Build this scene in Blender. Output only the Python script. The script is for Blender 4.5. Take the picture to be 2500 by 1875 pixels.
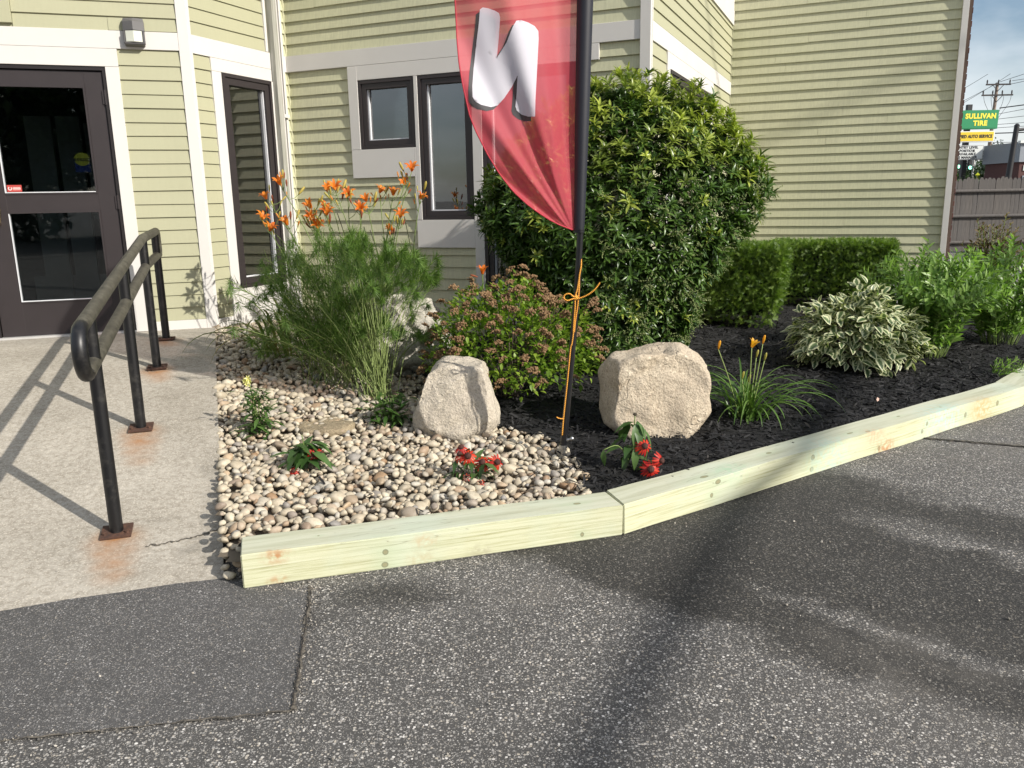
import bpy, bmesh, math, random
import numpy as np
from mathutils import Vector, Matrix
for o in list(bpy.data.objects): bpy.data.objects.remove(o)
SC = bpy.context.scene
COL = SC.collection
RND = random.Random(11)
RG = np.random.default_rng(5)
R = math.radians

# ------------------------------------------------------------------ camera
CAM_H = 1.46
PITCH, ROLL = R(12.742), R(-1.098)
fw = Vector((0, math.cos(PITCH), -math.sin(PITCH))); rt = Vector((1, 0, 0)); up = rt.cross(fw)
r2 = rt*math.cos(ROLL)+up*math.sin(ROLL); u2 = -rt*math.sin(ROLL)+up*math.cos(ROLL)
cd = bpy.data.cameras.new('camera'); cam = bpy.data.objects.new('camera', cd); COL.objects.link(cam)
cam.matrix_world = Matrix(((r2.x, u2.x, -fw.x, 0), (r2.y, u2.y, -fw.y, 0), (r2.z, u2.z, -fw.z, CAM_H), (0, 0, 0, 1)))
cd.sensor_width = 36; cd.lens = 36*1988/2500; cd.clip_start = .05; cd.clip_end = 3000
SC.camera = cam

# ------------------------------------------------------------------ world, sun, exposure
SUN_TO = Vector((.693, -.495, .524)).normalized()
w = bpy.data.worlds.new('World'); SC.world = w; w.use_nodes = True
nt = w.node_tree; nt.nodes.clear()
sky = nt.nodes.new('ShaderNodeTexSky'); sky.sky_type = 'NISHITA'; sky.sun_disc = False
sky.sun_elevation = math.asin(SUN_TO.z); sky.sun_rotation = math.atan2(SUN_TO.x, SUN_TO.y)
sky.air_density = 1.0; sky.dust_density = 1.2; sky.ozone_density = 1.2
tc = nt.nodes.new('ShaderNodeTexCoord'); mp = nt.nodes.new('ShaderNodeMapping'); mp.inputs['Scale'].default_value = (1, 1, 2.4)
nz = nt.nodes.new('ShaderNodeTexNoise'); nz.inputs['Scale'].default_value = 2.6; nz.inputs['Detail'].default_value = 6; nz.inputs['Roughness'].default_value = .55
rp = nt.nodes.new('ShaderNodeValToRGB'); rp.color_ramp.elements[0].position = .36; rp.color_ramp.elements[1].position = .66
ml = nt.nodes.new('ShaderNodeMath'); ml.operation = 'MULTIPLY'; ml.inputs[1].default_value = .75
mx = nt.nodes.new('ShaderNodeMixRGB'); mx.inputs[2].default_value = (9.6, 9.9, 10.3, 1)
bg = nt.nodes.new('ShaderNodeBackground'); bg.inputs['Strength'].default_value = .105
wo = nt.nodes.new('ShaderNodeOutputWorld')
L = nt.links.new
L(tc.outputs['Generated'], mp.inputs['Vector']); L(mp.outputs[0], nz.inputs['Vector']); L(nz.outputs['Fac'], rp.inputs[0]); L(rp.outputs[0], ml.inputs[0])
L(ml.outputs[0], mx.inputs[0]); L(sky.outputs[0], mx.inputs[1]); L(mx.outputs[0], bg.inputs[0]); L(bg.outputs[0], wo.inputs[0])
sd = bpy.data.lights.new('sun', 'SUN'); sd.energy = 4.95; sd.angle = R(.53); sd.color = (1, .945, .86)
so = bpy.data.objects.new('sun', sd); COL.objects.link(so); so.rotation_euler = SUN_TO.to_track_quat('Z', 'Y').to_euler(); so.location = (6, -6, 9)
vs = SC.view_settings; vs.view_transform = 'Standard'; vs.look = 'None'; vs.exposure = 0.24; vs.gamma = 1; vs.use_curve_mapping = False
SC.render.resolution_x = 1024; SC.render.resolution_y = 768
SC.cycles.max_bounces = 8; SC.cycles.transparent_max_bounces = 24

# ------------------------------------------------------------------ material helpers
class NT:
    def __init__(s, name):
        s.m = bpy.data.materials.new(name); s.m.use_nodes = True; s.t = s.m.node_tree; s.n = s.t.nodes
        s.b = s.n['Principled BSDF']; s.out = s.n['Material Output']
    def new(s, kind, **kw):
        x = s.n.new('ShaderNode'+kind)
        for k, v in kw.items():
            if hasattr(x, k): setattr(x, k, v)
            else: x.inputs[k.replace('_', ' ')].default_value = v
        return x
    def link(s, a, b): s.t.links.new(a, b)
    def coord(s, which='Object', scale=(1, 1, 1), loc=(0, 0, 0), rot=(0, 0, 0)):
        c = s.new('TexCoord'); m = s.new('Mapping'); m.inputs['Scale'].default_value = scale; m.inputs['Location'].default_value = loc; m.inputs['Rotation'].default_value = rot
        s.link(c.outputs[which], m.inputs['Vector']); return m.outputs[0]
    def world(s, scale=(1, 1, 1)):
        g = s.new('NewGeometry'); m = s.new('Mapping'); m.inputs['Scale'].default_value = scale
        s.link(g.outputs['Position'], m.inputs['Vector']); return m.outputs[0]
    def noise(s, vec, scale, detail=4, rough=.5):
        x = s.new('TexNoise'); x.inputs['Scale'].default_value = scale; x.inputs['Detail'].default_value = detail; x.inputs['Roughness'].default_value = rough
        s.link(vec, x.inputs['Vector']); return x.outputs['Fac']
    def voro(s, vec, scale, out='Color', feat='F1'):
        x = s.new('TexVoronoi'); x.feature = feat; x.inputs['Scale'].default_value = scale; s.link(vec, x.inputs['Vector']); return x.outputs[out]
    def ramp(s, fac, stops, interp='LINEAR'):
        x = s.new('ValToRGB'); cr = x.color_ramp; cr.interpolation = interp
        while len(cr.elements) < len(stops): cr.elements.new(.5)
        for e, (p, c) in zip(cr.elements, stops): e.position = p; e.color = (*c, 1) if len(c) == 3 else c
        s.link(fac, x.inputs[0]); return x.outputs[0]
    def mix(s, fac, a, b, mode='MIX'):
        x = s.new('MixRGB'); x.blend_type = mode
        for sock, v in ((x.inputs[0], fac), (x.inputs[1], a), (x.inputs[2], b)):
            if hasattr(v, 'links') or hasattr(v, 'is_linked'): s.link(v, sock)
            elif isinstance(v, (int, float)): sock.default_value = v
            else: sock.default_value = (*v, 1) if len(v) == 3 else v
        return x.outputs[0]
    def math(s, op, a, b=0, c=None, clamp=False):
        x = s.new('Math'); x.operation = op; x.use_clamp = clamp
        for i, v in enumerate((a, b, c)):
            if v is None: continue
            if hasattr(v, 'is_linked'): s.link(v, x.inputs[i])
            else: x.inputs[i].default_value = v
        return x.outputs[0]
    def attr(s, name, out='Fac'):
        x = s.new('Attribute'); x.attribute_name = name; return x.outputs[out]
    def bump(s, h, strength=.3, dist=.01):
        x = s.new('Bump'); x.inputs['Strength'].default_value = strength; x.inputs['Distance'].default_value = dist
        s.link(h, x.inputs['Height']); s.link(x.outputs[0], s.b.inputs['Normal'])
    def color(s, c): s.link(c, s.b.inputs['Base Color'])
    def set(s, **kw):
        for k, v in kw.items(): s.b.inputs[k.replace('_', ' ')].default_value = v
        return s.m
    def spot(s, vec, p, r0, r1, stretch=(1, 1, 1)):
        """1 inside r0, 0 beyond r1, round position p"""
        m = s.new('Mapping'); m.inputs['Location'].default_value = tuple(-p[i]*stretch[i] for i in range(3)); m.inputs['Scale'].default_value = stretch
        s.link(vec, m.inputs['Vector']); l = s.new('VectorMath'); l.operation = 'LENGTH'; s.link(m.outputs[0], l.inputs[0])
        x = s.new('MapRange'); x.inputs['From Min'].default_value = r0; x.inputs['From Max'].default_value = r1; x.inputs['To Min'].default_value = 1; x.inputs['To Max'].default_value = 0
        x.interpolation_type = 'SMOOTHSTEP'; s.link(l.outputs['Value'], x.inputs['Value']); return x.outputs[0]

def flat(name, col, rough=.5, metal=0, var=.12, bump=.0, bscale=60):
    k = NT(name); v = k.coord('Object')
    n = k.noise(v, 9, 5); k.color(k.mix(n, tuple(c*(1-var) for c in col), tuple(min(1, c*(1+var)) for c in col)))
    if bump: k.bump(k.noise(v, bscale, 4), bump, .004)
    return k.set(Roughness=rough, Metallic=metal)

def leafmat(name, cols, rough=.45, trans=.3, edge=None, new=None):
    """colour varies with the per-leaf attribute rnd; edge = margin colour; new = colour of young shoots (attribute young)"""
    k = NT(name); a = k.attr('rnd')
    c = k.ramp(a, [(i/(max(1, len(cols)-1)), x) for i, x in enumerate(cols)])
    if new: c = k.mix(k.attr('young'), c, new)
    if edge:
        n = k.noise(k.coord('Object'), 60, 3); e = k.math('ADD', k.attr('edge'), k.math('MULTIPLY', k.math('SUBTRACT', n, .5), .9))
        c = k.mix(k.ramp(e, [(.40, (0, 0, 0)), (.58, (1, 1, 1))]), c, edge)
    k.color(c); k.set(Roughness=rough)
    t = k.new('BsdfTranslucent'); k.link(k.mix(1, c, (1.0, 1.15, .55), 'MULTIPLY'), t.inputs['Color'])
    ms = k.new('MixShader'); ms.inputs[0].default_value = trans
    k.link(k.b.outputs[0], ms.inputs[1]); k.link(t.outputs[0], ms.inputs[2]); k.link(ms.outputs[0], k.out.inputs[0])
    return k.m

# ------------------------------------------------------------------ mesh helpers
def add_faces_mesh(name, V, F, mat, smooth=False, attrs=None):
    V = np.asarray(V, dtype=np.float32).reshape(-1, 3); F = np.asarray(F, dtype=np.int32)
    me = bpy.data.meshes.new(name); k = F.shape[1]
    me.vertices.add(len(V)); me.vertices.foreach_set('co', V.ravel())
    me.loops.add(F.size); me.loops.foreach_set('vertex_index', F.ravel())
    me.polygons.add(len(F)); me.polygons.foreach_set('loop_start', np.arange(0, F.size, k, dtype=np.int32)); me.polygons.foreach_set('loop_total', np.full(len(F), k, dtype=np.int32))
    me.polygons.foreach_set('use_smooth', np.full(len(F), smooth, dtype=bool))
    for an, av in (attrs or {}).items():
        at = me.attributes.new(an, 'FLOAT', 'POINT'); at.data.foreach_set('value', np.asarray(av, dtype=np.float32))
    me.materials.append(mat); me.update(); me.validate(); return me

def link(name, me, parent=None, loc=None):
    o = bpy.data.objects.new(name, me); COL.objects.link(o)
    if parent is not None: o.parent = parent
    if loc is not None: o.location = loc
    return o

def tag(o, label=None, cat=None, group=None, kind=None):
    if label: o['label'] = label
    if cat: o['category'] = cat
    if group: o['group'] = group
    if kind: o['kind'] = kind
    return o

def thing(name, label, cat, loc=(0, 0, 0), group=None):
    e = bpy.data.objects.new(name, None); COL.objects.link(e); e.location = loc; e.empty_display_size = .1
    return tag(e, label, cat, group)

class MB:
    """collects primitive shapes into one mesh"""
    def __init__(s): s.bm = bmesh.new()
    def box(s, c, size, rot=None, bevel=0):
        g = bmesh.ops.create_cube(s.bm, size=1)['verts']
        M = Matrix.Translation(c) @ (rot.to_4x4() if rot else Matrix()) @ Matrix.Diagonal((*size, 1))
        bmesh.ops.transform(s.bm, matrix=M, verts=g)
        if bevel:
            ed = list({e for v in g for e in v.link_edges})
            bmesh.ops.bevel(s.bm, geom=ed, offset=bevel, segments=2, affect='EDGES', profile=.6)
        return s
    def prism(s, poly, ext):
        """poly: 3-D points in order; ext: extrusion vector"""
        a = [s.bm.verts.new(p) for p in poly]; b_ = [s.bm.verts.new(Vector(p)+Vector(ext)) for p in poly]
        s.bm.faces.new(a[::-1]); s.bm.faces.new(b_); n = len(a)
        for i in range(n): s.bm.faces.new((a[i], a[(i+1) % n], b_[(i+1) % n], b_[i]))
        return s
    def tube(s, pts, rad, seg=8, cap=True):
        pts = [Vector(p) for p in pts]; n = len(pts); rads = rad if isinstance(rad, (list, tuple)) else [rad]*n
        rings = []; prev = None
        for i, p in enumerate(pts):
            t = (pts[min(i+1, n-1)]-pts[max(i-1, 0)]).normalized()
            if prev is None: x = t.orthogonal().normalized()
            else: x = (prev-t*prev.dot(t)).normalized()
            prev = x; y = t.cross(x)
            k = 1.0
            if 0 < i < n-1:
                c_ = (pts[i]-pts[i-1]).normalized().dot((pts[i+1]-pts[i]).normalized()); k = 1/max(.5, math.sqrt(max(.05, (1+c_)/2))) if c_ < .6 else 1.0
            rings.append([s.bm.verts.new(p+(x*math.cos(a_)+y*math.sin(a_))*rads[i]*k) for a_ in [2*math.pi*j/seg for j in range(seg)]])
        for i in range(n-1):
            for j in range(seg):
                s.bm.faces.new((rings[i][j], rings[i][(j+1) % seg], rings[i+1][(j+1) % seg], rings[i+1][j]))
        if cap: s.bm.faces.new(rings[0][::-1]); s.bm.faces.new(rings[-1])
        return s
    def ico(s, c, r, sub=1, sc=(1, 1, 1)):
        g = bmesh.ops.create_icosphere(s.bm, subdivisions=sub, radius=1)['verts']
        bmesh.ops.transform(s.bm, matrix=Matrix.Translation(c) @ Matrix.Diagonal((r*sc[0], r*sc[1], r*sc[2], 1)), verts=g); return s
    def mesh(s, name, mat, smooth=False, autosmooth=None):
        me = bpy.data.meshes.new(name); bmesh.ops.recalc_face_normals(s.bm, faces=s.bm.faces); s.bm.to_mesh(me); s.bm.free()
        me.materials.append(mat)
        if smooth: me.polygons.foreach_set('use_smooth', [True]*len(me.polygons))
        if autosmooth:
            me.polygons.foreach_set('use_smooth', [True]*len(me.polygons)); me.set_sharp_from_angle(angle=R(autosmooth))
        return me
    def build(s, name, mat, parent=None, smooth=False, autosmooth=None): return link(name, s.mesh(name, mat, smooth, autosmooth), parent)

# ------------------------------------------------------------------ plan of the place (metres)
YAW = R(-23.344); DG = R(40.995)
a2 = np.array([math.cos(YAW), math.sin(YAW)]); b2 = np.array([-a2[1], a2[0]]); d2 = np.array([math.cos(YAW+DG), math.sin(YAW+DG)]); n2 = np.array([-d2[1], d2[0]])
W1P = np.array([-3.046, 6.654]); C12 = np.array([-2.5027, 6.8269]); C3 = np.array([-2.0155, 7.9559]); EE = np.array([1.0947, 6.6136]); FF = np.array([2.6645, 10.2508])
T1L = np.array([-1.0588, 2.9176]); T1R = np.array([.4828, 3.3714]); T2R = np.array([3.528, 5.4377]); T3R = T2R+np.array([1.40, 1.46])
RS = [0, .45, 1.2, 2.3, 3.42, 4.03, 5]; RZ = [.46, .46, .40, .255, .07, .004, .004]
def s_of(x, y): return (W1P[0]-x)*n2[0]+(W1P[1]-y)*n2[1]
def t_of(x, y): return (x-W1P[0])*d2[0]+(y-W1P[1])*d2[1]
def ramp_z(x, y): return np.interp(s_of(x, y), RS, RZ)
def edge_t(s): return .577+.027*np.minimum(s, 4.1)
def dist_front(x, y):
    out = None
    for A, B in ((T1L, T1R), (T1R, T2R), (T2R, T3R)):
        t = (B-A)/np.linalg.norm(B-A); d = (x-A[0])*-t[1]+(y-A[1])*t[0]
        out = d if out is None else np.minimum(out, d)
    return out
def bed_z(x, y):
    zp = .115+.045*np.maximum(0, dist_front(x, y)-.187)
    zp = np.minimum(zp, .36)
    e = np.maximum(0, t_of(x, y)-edge_t(s_of(x, y))); wt = np.exp(-(e/1.0)**1.5)
    return zp+wt*np.maximum(0, ramp_z(x, y)-.012-zp)
GRAVEL = [(-1.16, 2.99), (-1.03, 3.03), (-1.12, 3.1), (.36, 3.53), (.36, 3.72), (.32, 4.05), (.19, 4.42), (-.05, 4.56), (-.30, 4.78), (-.52, 5.25), (-.66, 5.9), (-.62, 6.5), (-.75, 7.42), (-2.0, 7.95), (-2.5, 6.83), (-2.47, 6.72), (-1.23, 3.2)]
def inpoly(x, y, P):
    x = np.asarray(x); y = np.asarray(y); r = np.zeros(x.shape, bool); j = len(P)-1
    for i in range(len(P)):
        xi, yi = P[i]; xj, yj = P[j]
        c = ((yi > y) != (yj > y)) & (x < (xj-xi)*(y-yi)/(yj-yi+1e-12)+xi); r ^= c; j = i
    return r
WALLBACK = [(-2.5, 6.83), (-2.0155, 7.9559), (1.0947, 6.6136), (2.6645, 10.2508), (4.93, 9.27)]
BED = [(-1.14, 3.06), (-1.09, 3.09), (.43, 3.53), (3.40, 5.60), (4.75, 7.02), (5.5, 8.4), (5.1, 9.25), (4.93, 9.27), (2.6645, 10.2508), (1.0947, 6.6136), (-2.0155, 7.9559), (-2.5, 6.83), (-2.47, 6.72)]

# ------------------------------------------------------------------ materials of the setting
def m_asphalt(name, base, chip, scale, tone_zones=True):
    k = NT(name); v = k.world()
    big = k.noise(v, 1.3, 5, .6)
    def chips(sc, thr0, thr1, seedscale):
        x = k.new('TexVoronoi'); x.inputs['Scale'].default_value = sc; x.inputs['Randomness'].default_value = 1.0; k.link(v, x.inputs['Vector'])
        sp_ = k.new('SeparateColor'); k.link(x.outputs['Color'], sp_.inputs[0])
        thr = k.math('ADD', thr0, k.math('MULTIPLY', sp_.outputs[1], thr1-thr0))
        m_ = k.math('MULTIPLY', k.math('SUBTRACT', thr, x.outputs['Distance']), 7.0, clamp=True)
        col = k.ramp(sp_.outputs[0], [(0, tuple(c*.30 for c in chip)), (.30, tuple(c*.55 for c in chip)), (.62, tuple(c*.95 for c in chip)), (.80, (chip[0]*1.0, chip[1]*.93, chip[2]*.82)), (.93, tuple(min(1, c*1.45) for c in chip)), (1, tuple(min(1, c*1.9) for c in chip))])
        return m_, col
    mA, cA = chips(scale, .14, .66, 1); mB, cB = chips(scale*2.1, .05, .60, 2)
    c = k.mix(k.noise(v, 30, 4), tuple(x_*.7 for x_ in base), tuple(x_*1.3 for x_ in base))
    c = k.mix(k.math('MULTIPLY', mB, .75), c, cB); c = k.mix(mA, c, cA)
    med = k.noise(v, 4.5, 5, .65)
    c = k.mix(k.ramp(med, [(.3, (.82,)*3), (.7, (1,)*3)]), (0, 0, 0), c)
    c = k.mix(k.ramp(big, [(.32, (.5, .5, .5)), (.62, (1, 1, 1))]), k.mix(1, c, (.74, .73, .72), 'MULTIPLY'), c)
    oil = k.new('TexVoronoi'); oil.inputs['Scale'].default_value = 2.3; k.link(v, oil.inputs['Vector']); om = k.ramp(k.math('ADD', oil.outputs['Distance'], k.math('MULTIPLY', k.noise(v, 14, 4), .12)), [(.085, (.75,)*3), (.13, (0,)*3)]); c = k.mix(om, c, k.mix(1, c, (.35, .34, .34), 'MULTIPLY'))
    rgh = .82
    if tone_zones:
        # damp, dirt-washed strip beside the timbers; wide diagonal band made darker, with lighter streaks
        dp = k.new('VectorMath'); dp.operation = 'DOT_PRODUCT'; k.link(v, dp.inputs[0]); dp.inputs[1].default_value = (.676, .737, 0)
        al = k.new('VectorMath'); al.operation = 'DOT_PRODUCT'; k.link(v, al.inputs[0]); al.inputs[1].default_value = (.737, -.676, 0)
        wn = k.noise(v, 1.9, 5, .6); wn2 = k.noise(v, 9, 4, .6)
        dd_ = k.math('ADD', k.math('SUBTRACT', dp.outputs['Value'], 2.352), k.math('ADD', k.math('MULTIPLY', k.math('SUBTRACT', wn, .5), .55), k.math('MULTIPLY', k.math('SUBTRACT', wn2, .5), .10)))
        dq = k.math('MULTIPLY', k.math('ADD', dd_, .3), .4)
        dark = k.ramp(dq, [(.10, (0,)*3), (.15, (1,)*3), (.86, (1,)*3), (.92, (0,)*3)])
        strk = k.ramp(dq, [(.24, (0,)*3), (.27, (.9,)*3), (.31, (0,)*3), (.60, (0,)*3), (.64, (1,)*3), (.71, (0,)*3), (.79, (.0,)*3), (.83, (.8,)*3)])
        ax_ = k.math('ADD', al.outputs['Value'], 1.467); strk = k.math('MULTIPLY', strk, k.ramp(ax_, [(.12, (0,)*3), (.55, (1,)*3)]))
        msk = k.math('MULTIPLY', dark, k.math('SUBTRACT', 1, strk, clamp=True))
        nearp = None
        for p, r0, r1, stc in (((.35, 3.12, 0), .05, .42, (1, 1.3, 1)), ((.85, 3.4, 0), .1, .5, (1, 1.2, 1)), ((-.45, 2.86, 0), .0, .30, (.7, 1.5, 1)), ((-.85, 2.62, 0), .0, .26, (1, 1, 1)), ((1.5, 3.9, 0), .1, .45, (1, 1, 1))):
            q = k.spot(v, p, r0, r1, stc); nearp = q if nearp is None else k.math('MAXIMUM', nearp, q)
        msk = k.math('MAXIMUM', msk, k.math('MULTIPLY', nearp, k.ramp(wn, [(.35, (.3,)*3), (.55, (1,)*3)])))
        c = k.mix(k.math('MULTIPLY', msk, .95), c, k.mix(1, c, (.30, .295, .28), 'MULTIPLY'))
        dust = None
        for p, r0, r1, stc in (((2.9, 4.45, 0), .1, .9, (1, 1.2, 1)), ((3.4, 3.9, 0), .0, 1.0, (1, 1, 1)), ((.02, 2.88, 0), .0, .36, (1, 1.6, 1)), ((1.2, 2.2, 0), .0, .6, (1, 1, 1))):
            q = k.spot(v, p, r0, r1, stc); dust = q if dust is None else k.math('MAXIMUM', dust, q)
        dn = k.noise(v, 5, 6, .6); dust = k.math('MULTIPLY', dust, k.ramp(dn, [(.35, (0,)*3), (.75, (.85,)*3)]))
        c = k.mix(k.math('MULTIPLY', dust, .7), c, (.16, .145, .125))
    k.color(c)
    h = k.math('ADD', k.math('MULTIPLY', mA, .9), k.math('MULTIPLY', mB, .5))
    k.bump(h, .6, .004); return k.set(Roughness=rgh)
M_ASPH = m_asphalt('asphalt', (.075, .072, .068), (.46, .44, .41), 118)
M_PATCH = m_asphalt('asphalt_patch', (.075, .073, .072), (.29, .28, .27), 165, tone_zones=False)

def m_concrete():
    k = NT('broom_concrete'); v = k.world()
    n1 = k.noise(v, 2.2, 6, .6); n2_ = k.noise(v, 38, 5, .7); n3 = k.noise(v, 130, 3, .6)
    c = k.ramp(n1, [(.3, (.33, .30, .25)), (.7, (.45, .415, .355))])
    c = k.mix(k.ramp(n2_, [(.36, (.0,)*3), (.60, (1.0,)*3)]), k.mix(1, c, (.66, .64, .61), 'MULTIPLY'), c)
    c = k.mix(k.math('MULTIPLY', k.ramp(n3, [(.54, (0,)*3), (.66, (1,)*3)]), .6), c, (.66, .60, .50))
    pit = k.voro(v, 17, 'Distance'); pn = k.noise(v, 3, 3)
    pm = k.math('MULTIPLY', k.ramp(pit, [(.05, (1,)*3), (.12, (0,)*3)]), k.ramp(pn, [(.5, (0,)*3), (.62, (.8,)*3)]))
    c = k.mix(pm, c, (.15, .14, .13))
    rust = None; fine = k.noise(v, 9, 5, .6)
    ddir = (.303, -.953)
    for P_, ln in (((-1.755, 3.367, 0), .9), ((-2.097, 4.437, 0), 1.0), ((-2.421, 5.46, 0), .5), ((-2.668, 6.237, 0), .3)):
        for j in range(4):
            q = k.spot(v, (P_[0]+ddir[0]*(.06+ln*.11*j)+.01*j, P_[1]+ddir[1]*(.06+ln*.11*j), 0), .0, .17-.016*j, (1, 1, 0))
            q = k.math('MULTIPLY', q, 1-.17*j); rust = q if rust is None else k.math('MAXIMUM', rust, q)
    rust = k.math('MULTIPLY', rust, k.ramp(fine, [(.28, (.25,)*3), (.68, (1,)*3)]))
    c = k.mix(k.math('MULTIPLY', rust, 1.0), c, (.33, .15, .05))
    grime = None
    for p in ((-1.32, 3.55, 0), (-1.40, 3.75, 0), (-1.5, 4.0, 0), (-1.34, 3.25, 0)):
        q = k.spot(v, p, 0, .17, (1, 1, 0)); grime = q if grime is None else k.math('MAXIMUM', grime, q)
    c = k.mix(k.math('MULTIPLY', grime, k.ramp(k.noise(v, 14, 5), [(.35, (0,)*3), (.65, (.75,)*3)])), c, (.13, .12, .10))
    k.color(c); k.bump(k.math('ADD', n2_, k.math('MULTIPLY', n3, .6)), .35, .006); return k.set(Roughness=.85)
M_CONC = m_concrete()

def m_siding(name, col, streak):
    k = NT(name); v = k.coord('Object')
    g = k.noise(k.coord('Object', (70, 70, 1.5)), 1.0, 4, .6)
    n = k.noise(v, 1.7, 5); oi = k.new('ObjectInfo')
    c = k.mix(n, tuple(x*.92 for x in col), tuple(x*1.06 for x in col))
    c = k.mix(k.math('MULTIPLY', k.ramp(g, [(.35, (1,)*3), (.6, (0,)*3)]), streak), c, tuple(x*.72 for x in col))
    c = k.mix(k.math('MULTIPLY', oi.outputs['Random'], .18), c, tuple(x*f for x, f in zip(col, (.86, .9, .84))))
    k.color(c); k.bump(g, .22*streak+.05, .004); return k.set(Roughness=.62)
M_SIDE = m_siding('painted_clapboard', (.385, .378, .25), .10)
M_SIDER = m_siding('rough_sawn_clapboard', (.52, .512, .345), .42)
def m_trim():
    k = NT('white_trim_paint'); v = k.coord('Object'); n = k.noise(v, 3, 6, .65); f = k.noise(k.coord('Object', (14, 14, 1)), 2.5, 5, .6)
    c = k.mix(n, (.57, .55, .515), (.64, .62, .59)); c = k.mix(k.math('MULTIPLY', k.ramp(f, [(.58, (0,)*3), (.8, (1,)*3)]), .35), c, (.60, .57, .52))
    k.color(c); k.bump(f, .06, .003); return k.set(Roughness=.55)
M_TRIM = m_trim()
def m_weath():
    k = NT('weathered_aluminium'); f = k.noise(k.coord('Object', (30, 30, 1.2)), 1.5, 6, .65)
    k.color(k.ramp(f, [(.3, (.20, .20, .16)), (.7, (.46, .45, .41))])); return k.set(Roughness=.6)
M_WEATH = m_weath()
M_BROWN = flat('bronze_frame', (.026, .020, .021), .5, 0, .15)
M_DBROWN = flat('dark_bronze', (.014, .011, .011), .45)
M_FOUND = flat('painted_foundation', (.62, .60, .58), .8, 0, .1, .3, 40)
M_INT = flat('interior_wall', (.16, .17, .18), .8)
M_INTW = flat('interior_white', (.60, .61, .63), .6)
M_BRASS = flat('pull_handle_metal', (.62, .50, .34), .25, 1)
M_STEEL = flat('zinc', (.5, .5, .5), .35, 1)
def m_glass(name, tint=.55, refl=1.0):
    k = NT(name); tr = k.new('BsdfTransparent'); tr.inputs[0].default_value = (tint*.92, tint, tint*1.0, 1)
    gl = k.new('BsdfGlossy'); gl.inputs['Roughness'].default_value = .015
    fr = k.new('Fresnel'); fr.inputs['IOR'].default_value = 1.9
    v = k.coord('Object'); bp = k.new('Bump'); bp.inputs['Strength'].default_value = .02; bp.inputs['Distance'].default_value = .02
    k.link(k.noise(v, 2.2, 2), bp.inputs['Height']); k.link(bp.outputs[0], gl.inputs['Normal'])
    ms = k.new('MixShader'); k.link(k.math('MULTIPLY', fr.outputs[0], refl), ms.inputs[0]); k.link(tr.outputs[0], ms.inputs[1]); k.link(gl.outputs[0], ms.inputs[2]); k.link(ms.outputs[0], k.out.inputs[0])
    return k.m
M_GLASS = m_glass('window_glass', .40, 2.2); M_DGLASS = m_glass('door_glass', .68, .65)

# ------------------------------------------------------------------ ground
G = 900
gx = np.array([-G, -8, 9, G]); gy = np.array([-G, -8, 12, G])
V = [(x, y, 0) for y in gy for x in gx]; F = [(j*4+i, j*4+i+1, j*4+i+5, j*4+i+4) for j in range(3) for i in range(3)]
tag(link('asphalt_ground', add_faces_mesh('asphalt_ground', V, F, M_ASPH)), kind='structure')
# finer, darker repair patch at the foot of the ramp (its rough edge follows a saw cut)
def rough_line(p, q, n, amp, seed):
    r = random.Random(seed); p = np.array(p); q = np.array(q); t = (q-p)/np.linalg.norm(q-p); m = np.array([-t[1], t[0]])
    return [tuple(p+(q-p)*i/n+m*(r.uniform(-amp, amp) if 0 < i < n else 0)) for i in range(n+1)]
PA, PB, PC, PD = (-4.2, 1.62), (-.66, 2.13), (-.80, 2.93), (-4.4, 2.15)
poly = rough_line(PA, PB, 60, .006, 1)+rough_line(PB, PC, 20, .006, 2)[1:]+[(-1.10, 2.99), (-1.18, 3.03)]+[PD]
mb = MB(); mb.bm.faces.new([mb.bm.verts.new((x, y, .004)) for x, y in poly]); bmesh.ops.triangulate(mb.bm, faces=mb.bm.faces)
tag(mb.build('asphalt_patch', M_PATCH), kind='structure')
# cracks: crumbled, dirt-filled strips
def m_dirt(name, a, b_):
    k = NT(name); v = k.world(); k.color(k.ramp(k.noise(v, 60, 5, .7), [(.35, a), (.65, b_)])); k.bump(k.noise(v, 140, 4), .7, .01); return k.set(Roughness=.95)
M_DIRT = m_dirt('crack_dirt', (.04, .036, .03), (.19, .165, .13)); M_TAR = m_dirt('crack_dark', (.008, .008, .008), (.05, .042, .035))
def strip(name, pts, w0, mat, z, seed):
    r = random.Random(seed); V = []; n = len(pts)
    for i, p in enumerate(pts):
        t = np.array(pts[min(i+1, n-1)])-np.array(pts[max(i-1, 0)]); t = t/np.linalg.norm(t); m = np.array([-t[1], t[0]]); wd = w0*r.uniform(.25, 1.0)
        for s_ in (-1, 1): q = np.array(p)+m*s_*wd*r.uniform(.5, 1); V.append((q[0], q[1], z))
    F = [(2*i, 2*i+1, 2*i+3, 2*i+2) for i in range(n-1)]
    return tag(link(name, add_faces_mesh(name, V, F, mat)), kind='structure')
strip('asphalt_crack', rough_line(PB, PC, 60, .006, 5), .011, M_DIRT, .008, 5)
strip('asphalt_crack', rough_line((-.67, 2.15), (-.79, 2.88), 26, .004, 8), .004, M_TAR, .010, 6)
strip('asphalt_crack', rough_line(PA, PB, 160, .006, 1), .006, M_DIRT, .008, 7)
strip('asphalt_crack', rough_line((2.49, 4.74), (3.06, 4.50), 26, .014, 15)+rough_line((3.06, 4.50), (3.35, 4.20), 16, .014, 16)[1:]+rough_line((3.35, 4.20), (4.6, 3.5), 20, .02, 17)[1:], .034, M_DIRT, .004, 9)
strip('asphalt_crack', rough_line((2.49, 4.735), (3.05, 4.49), 26, .008, 18)+rough_line((3.05, 4.49), (4.6, 3.49), 26, .014, 19)[1:], .010, M_TAR, .008, 10)
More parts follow.
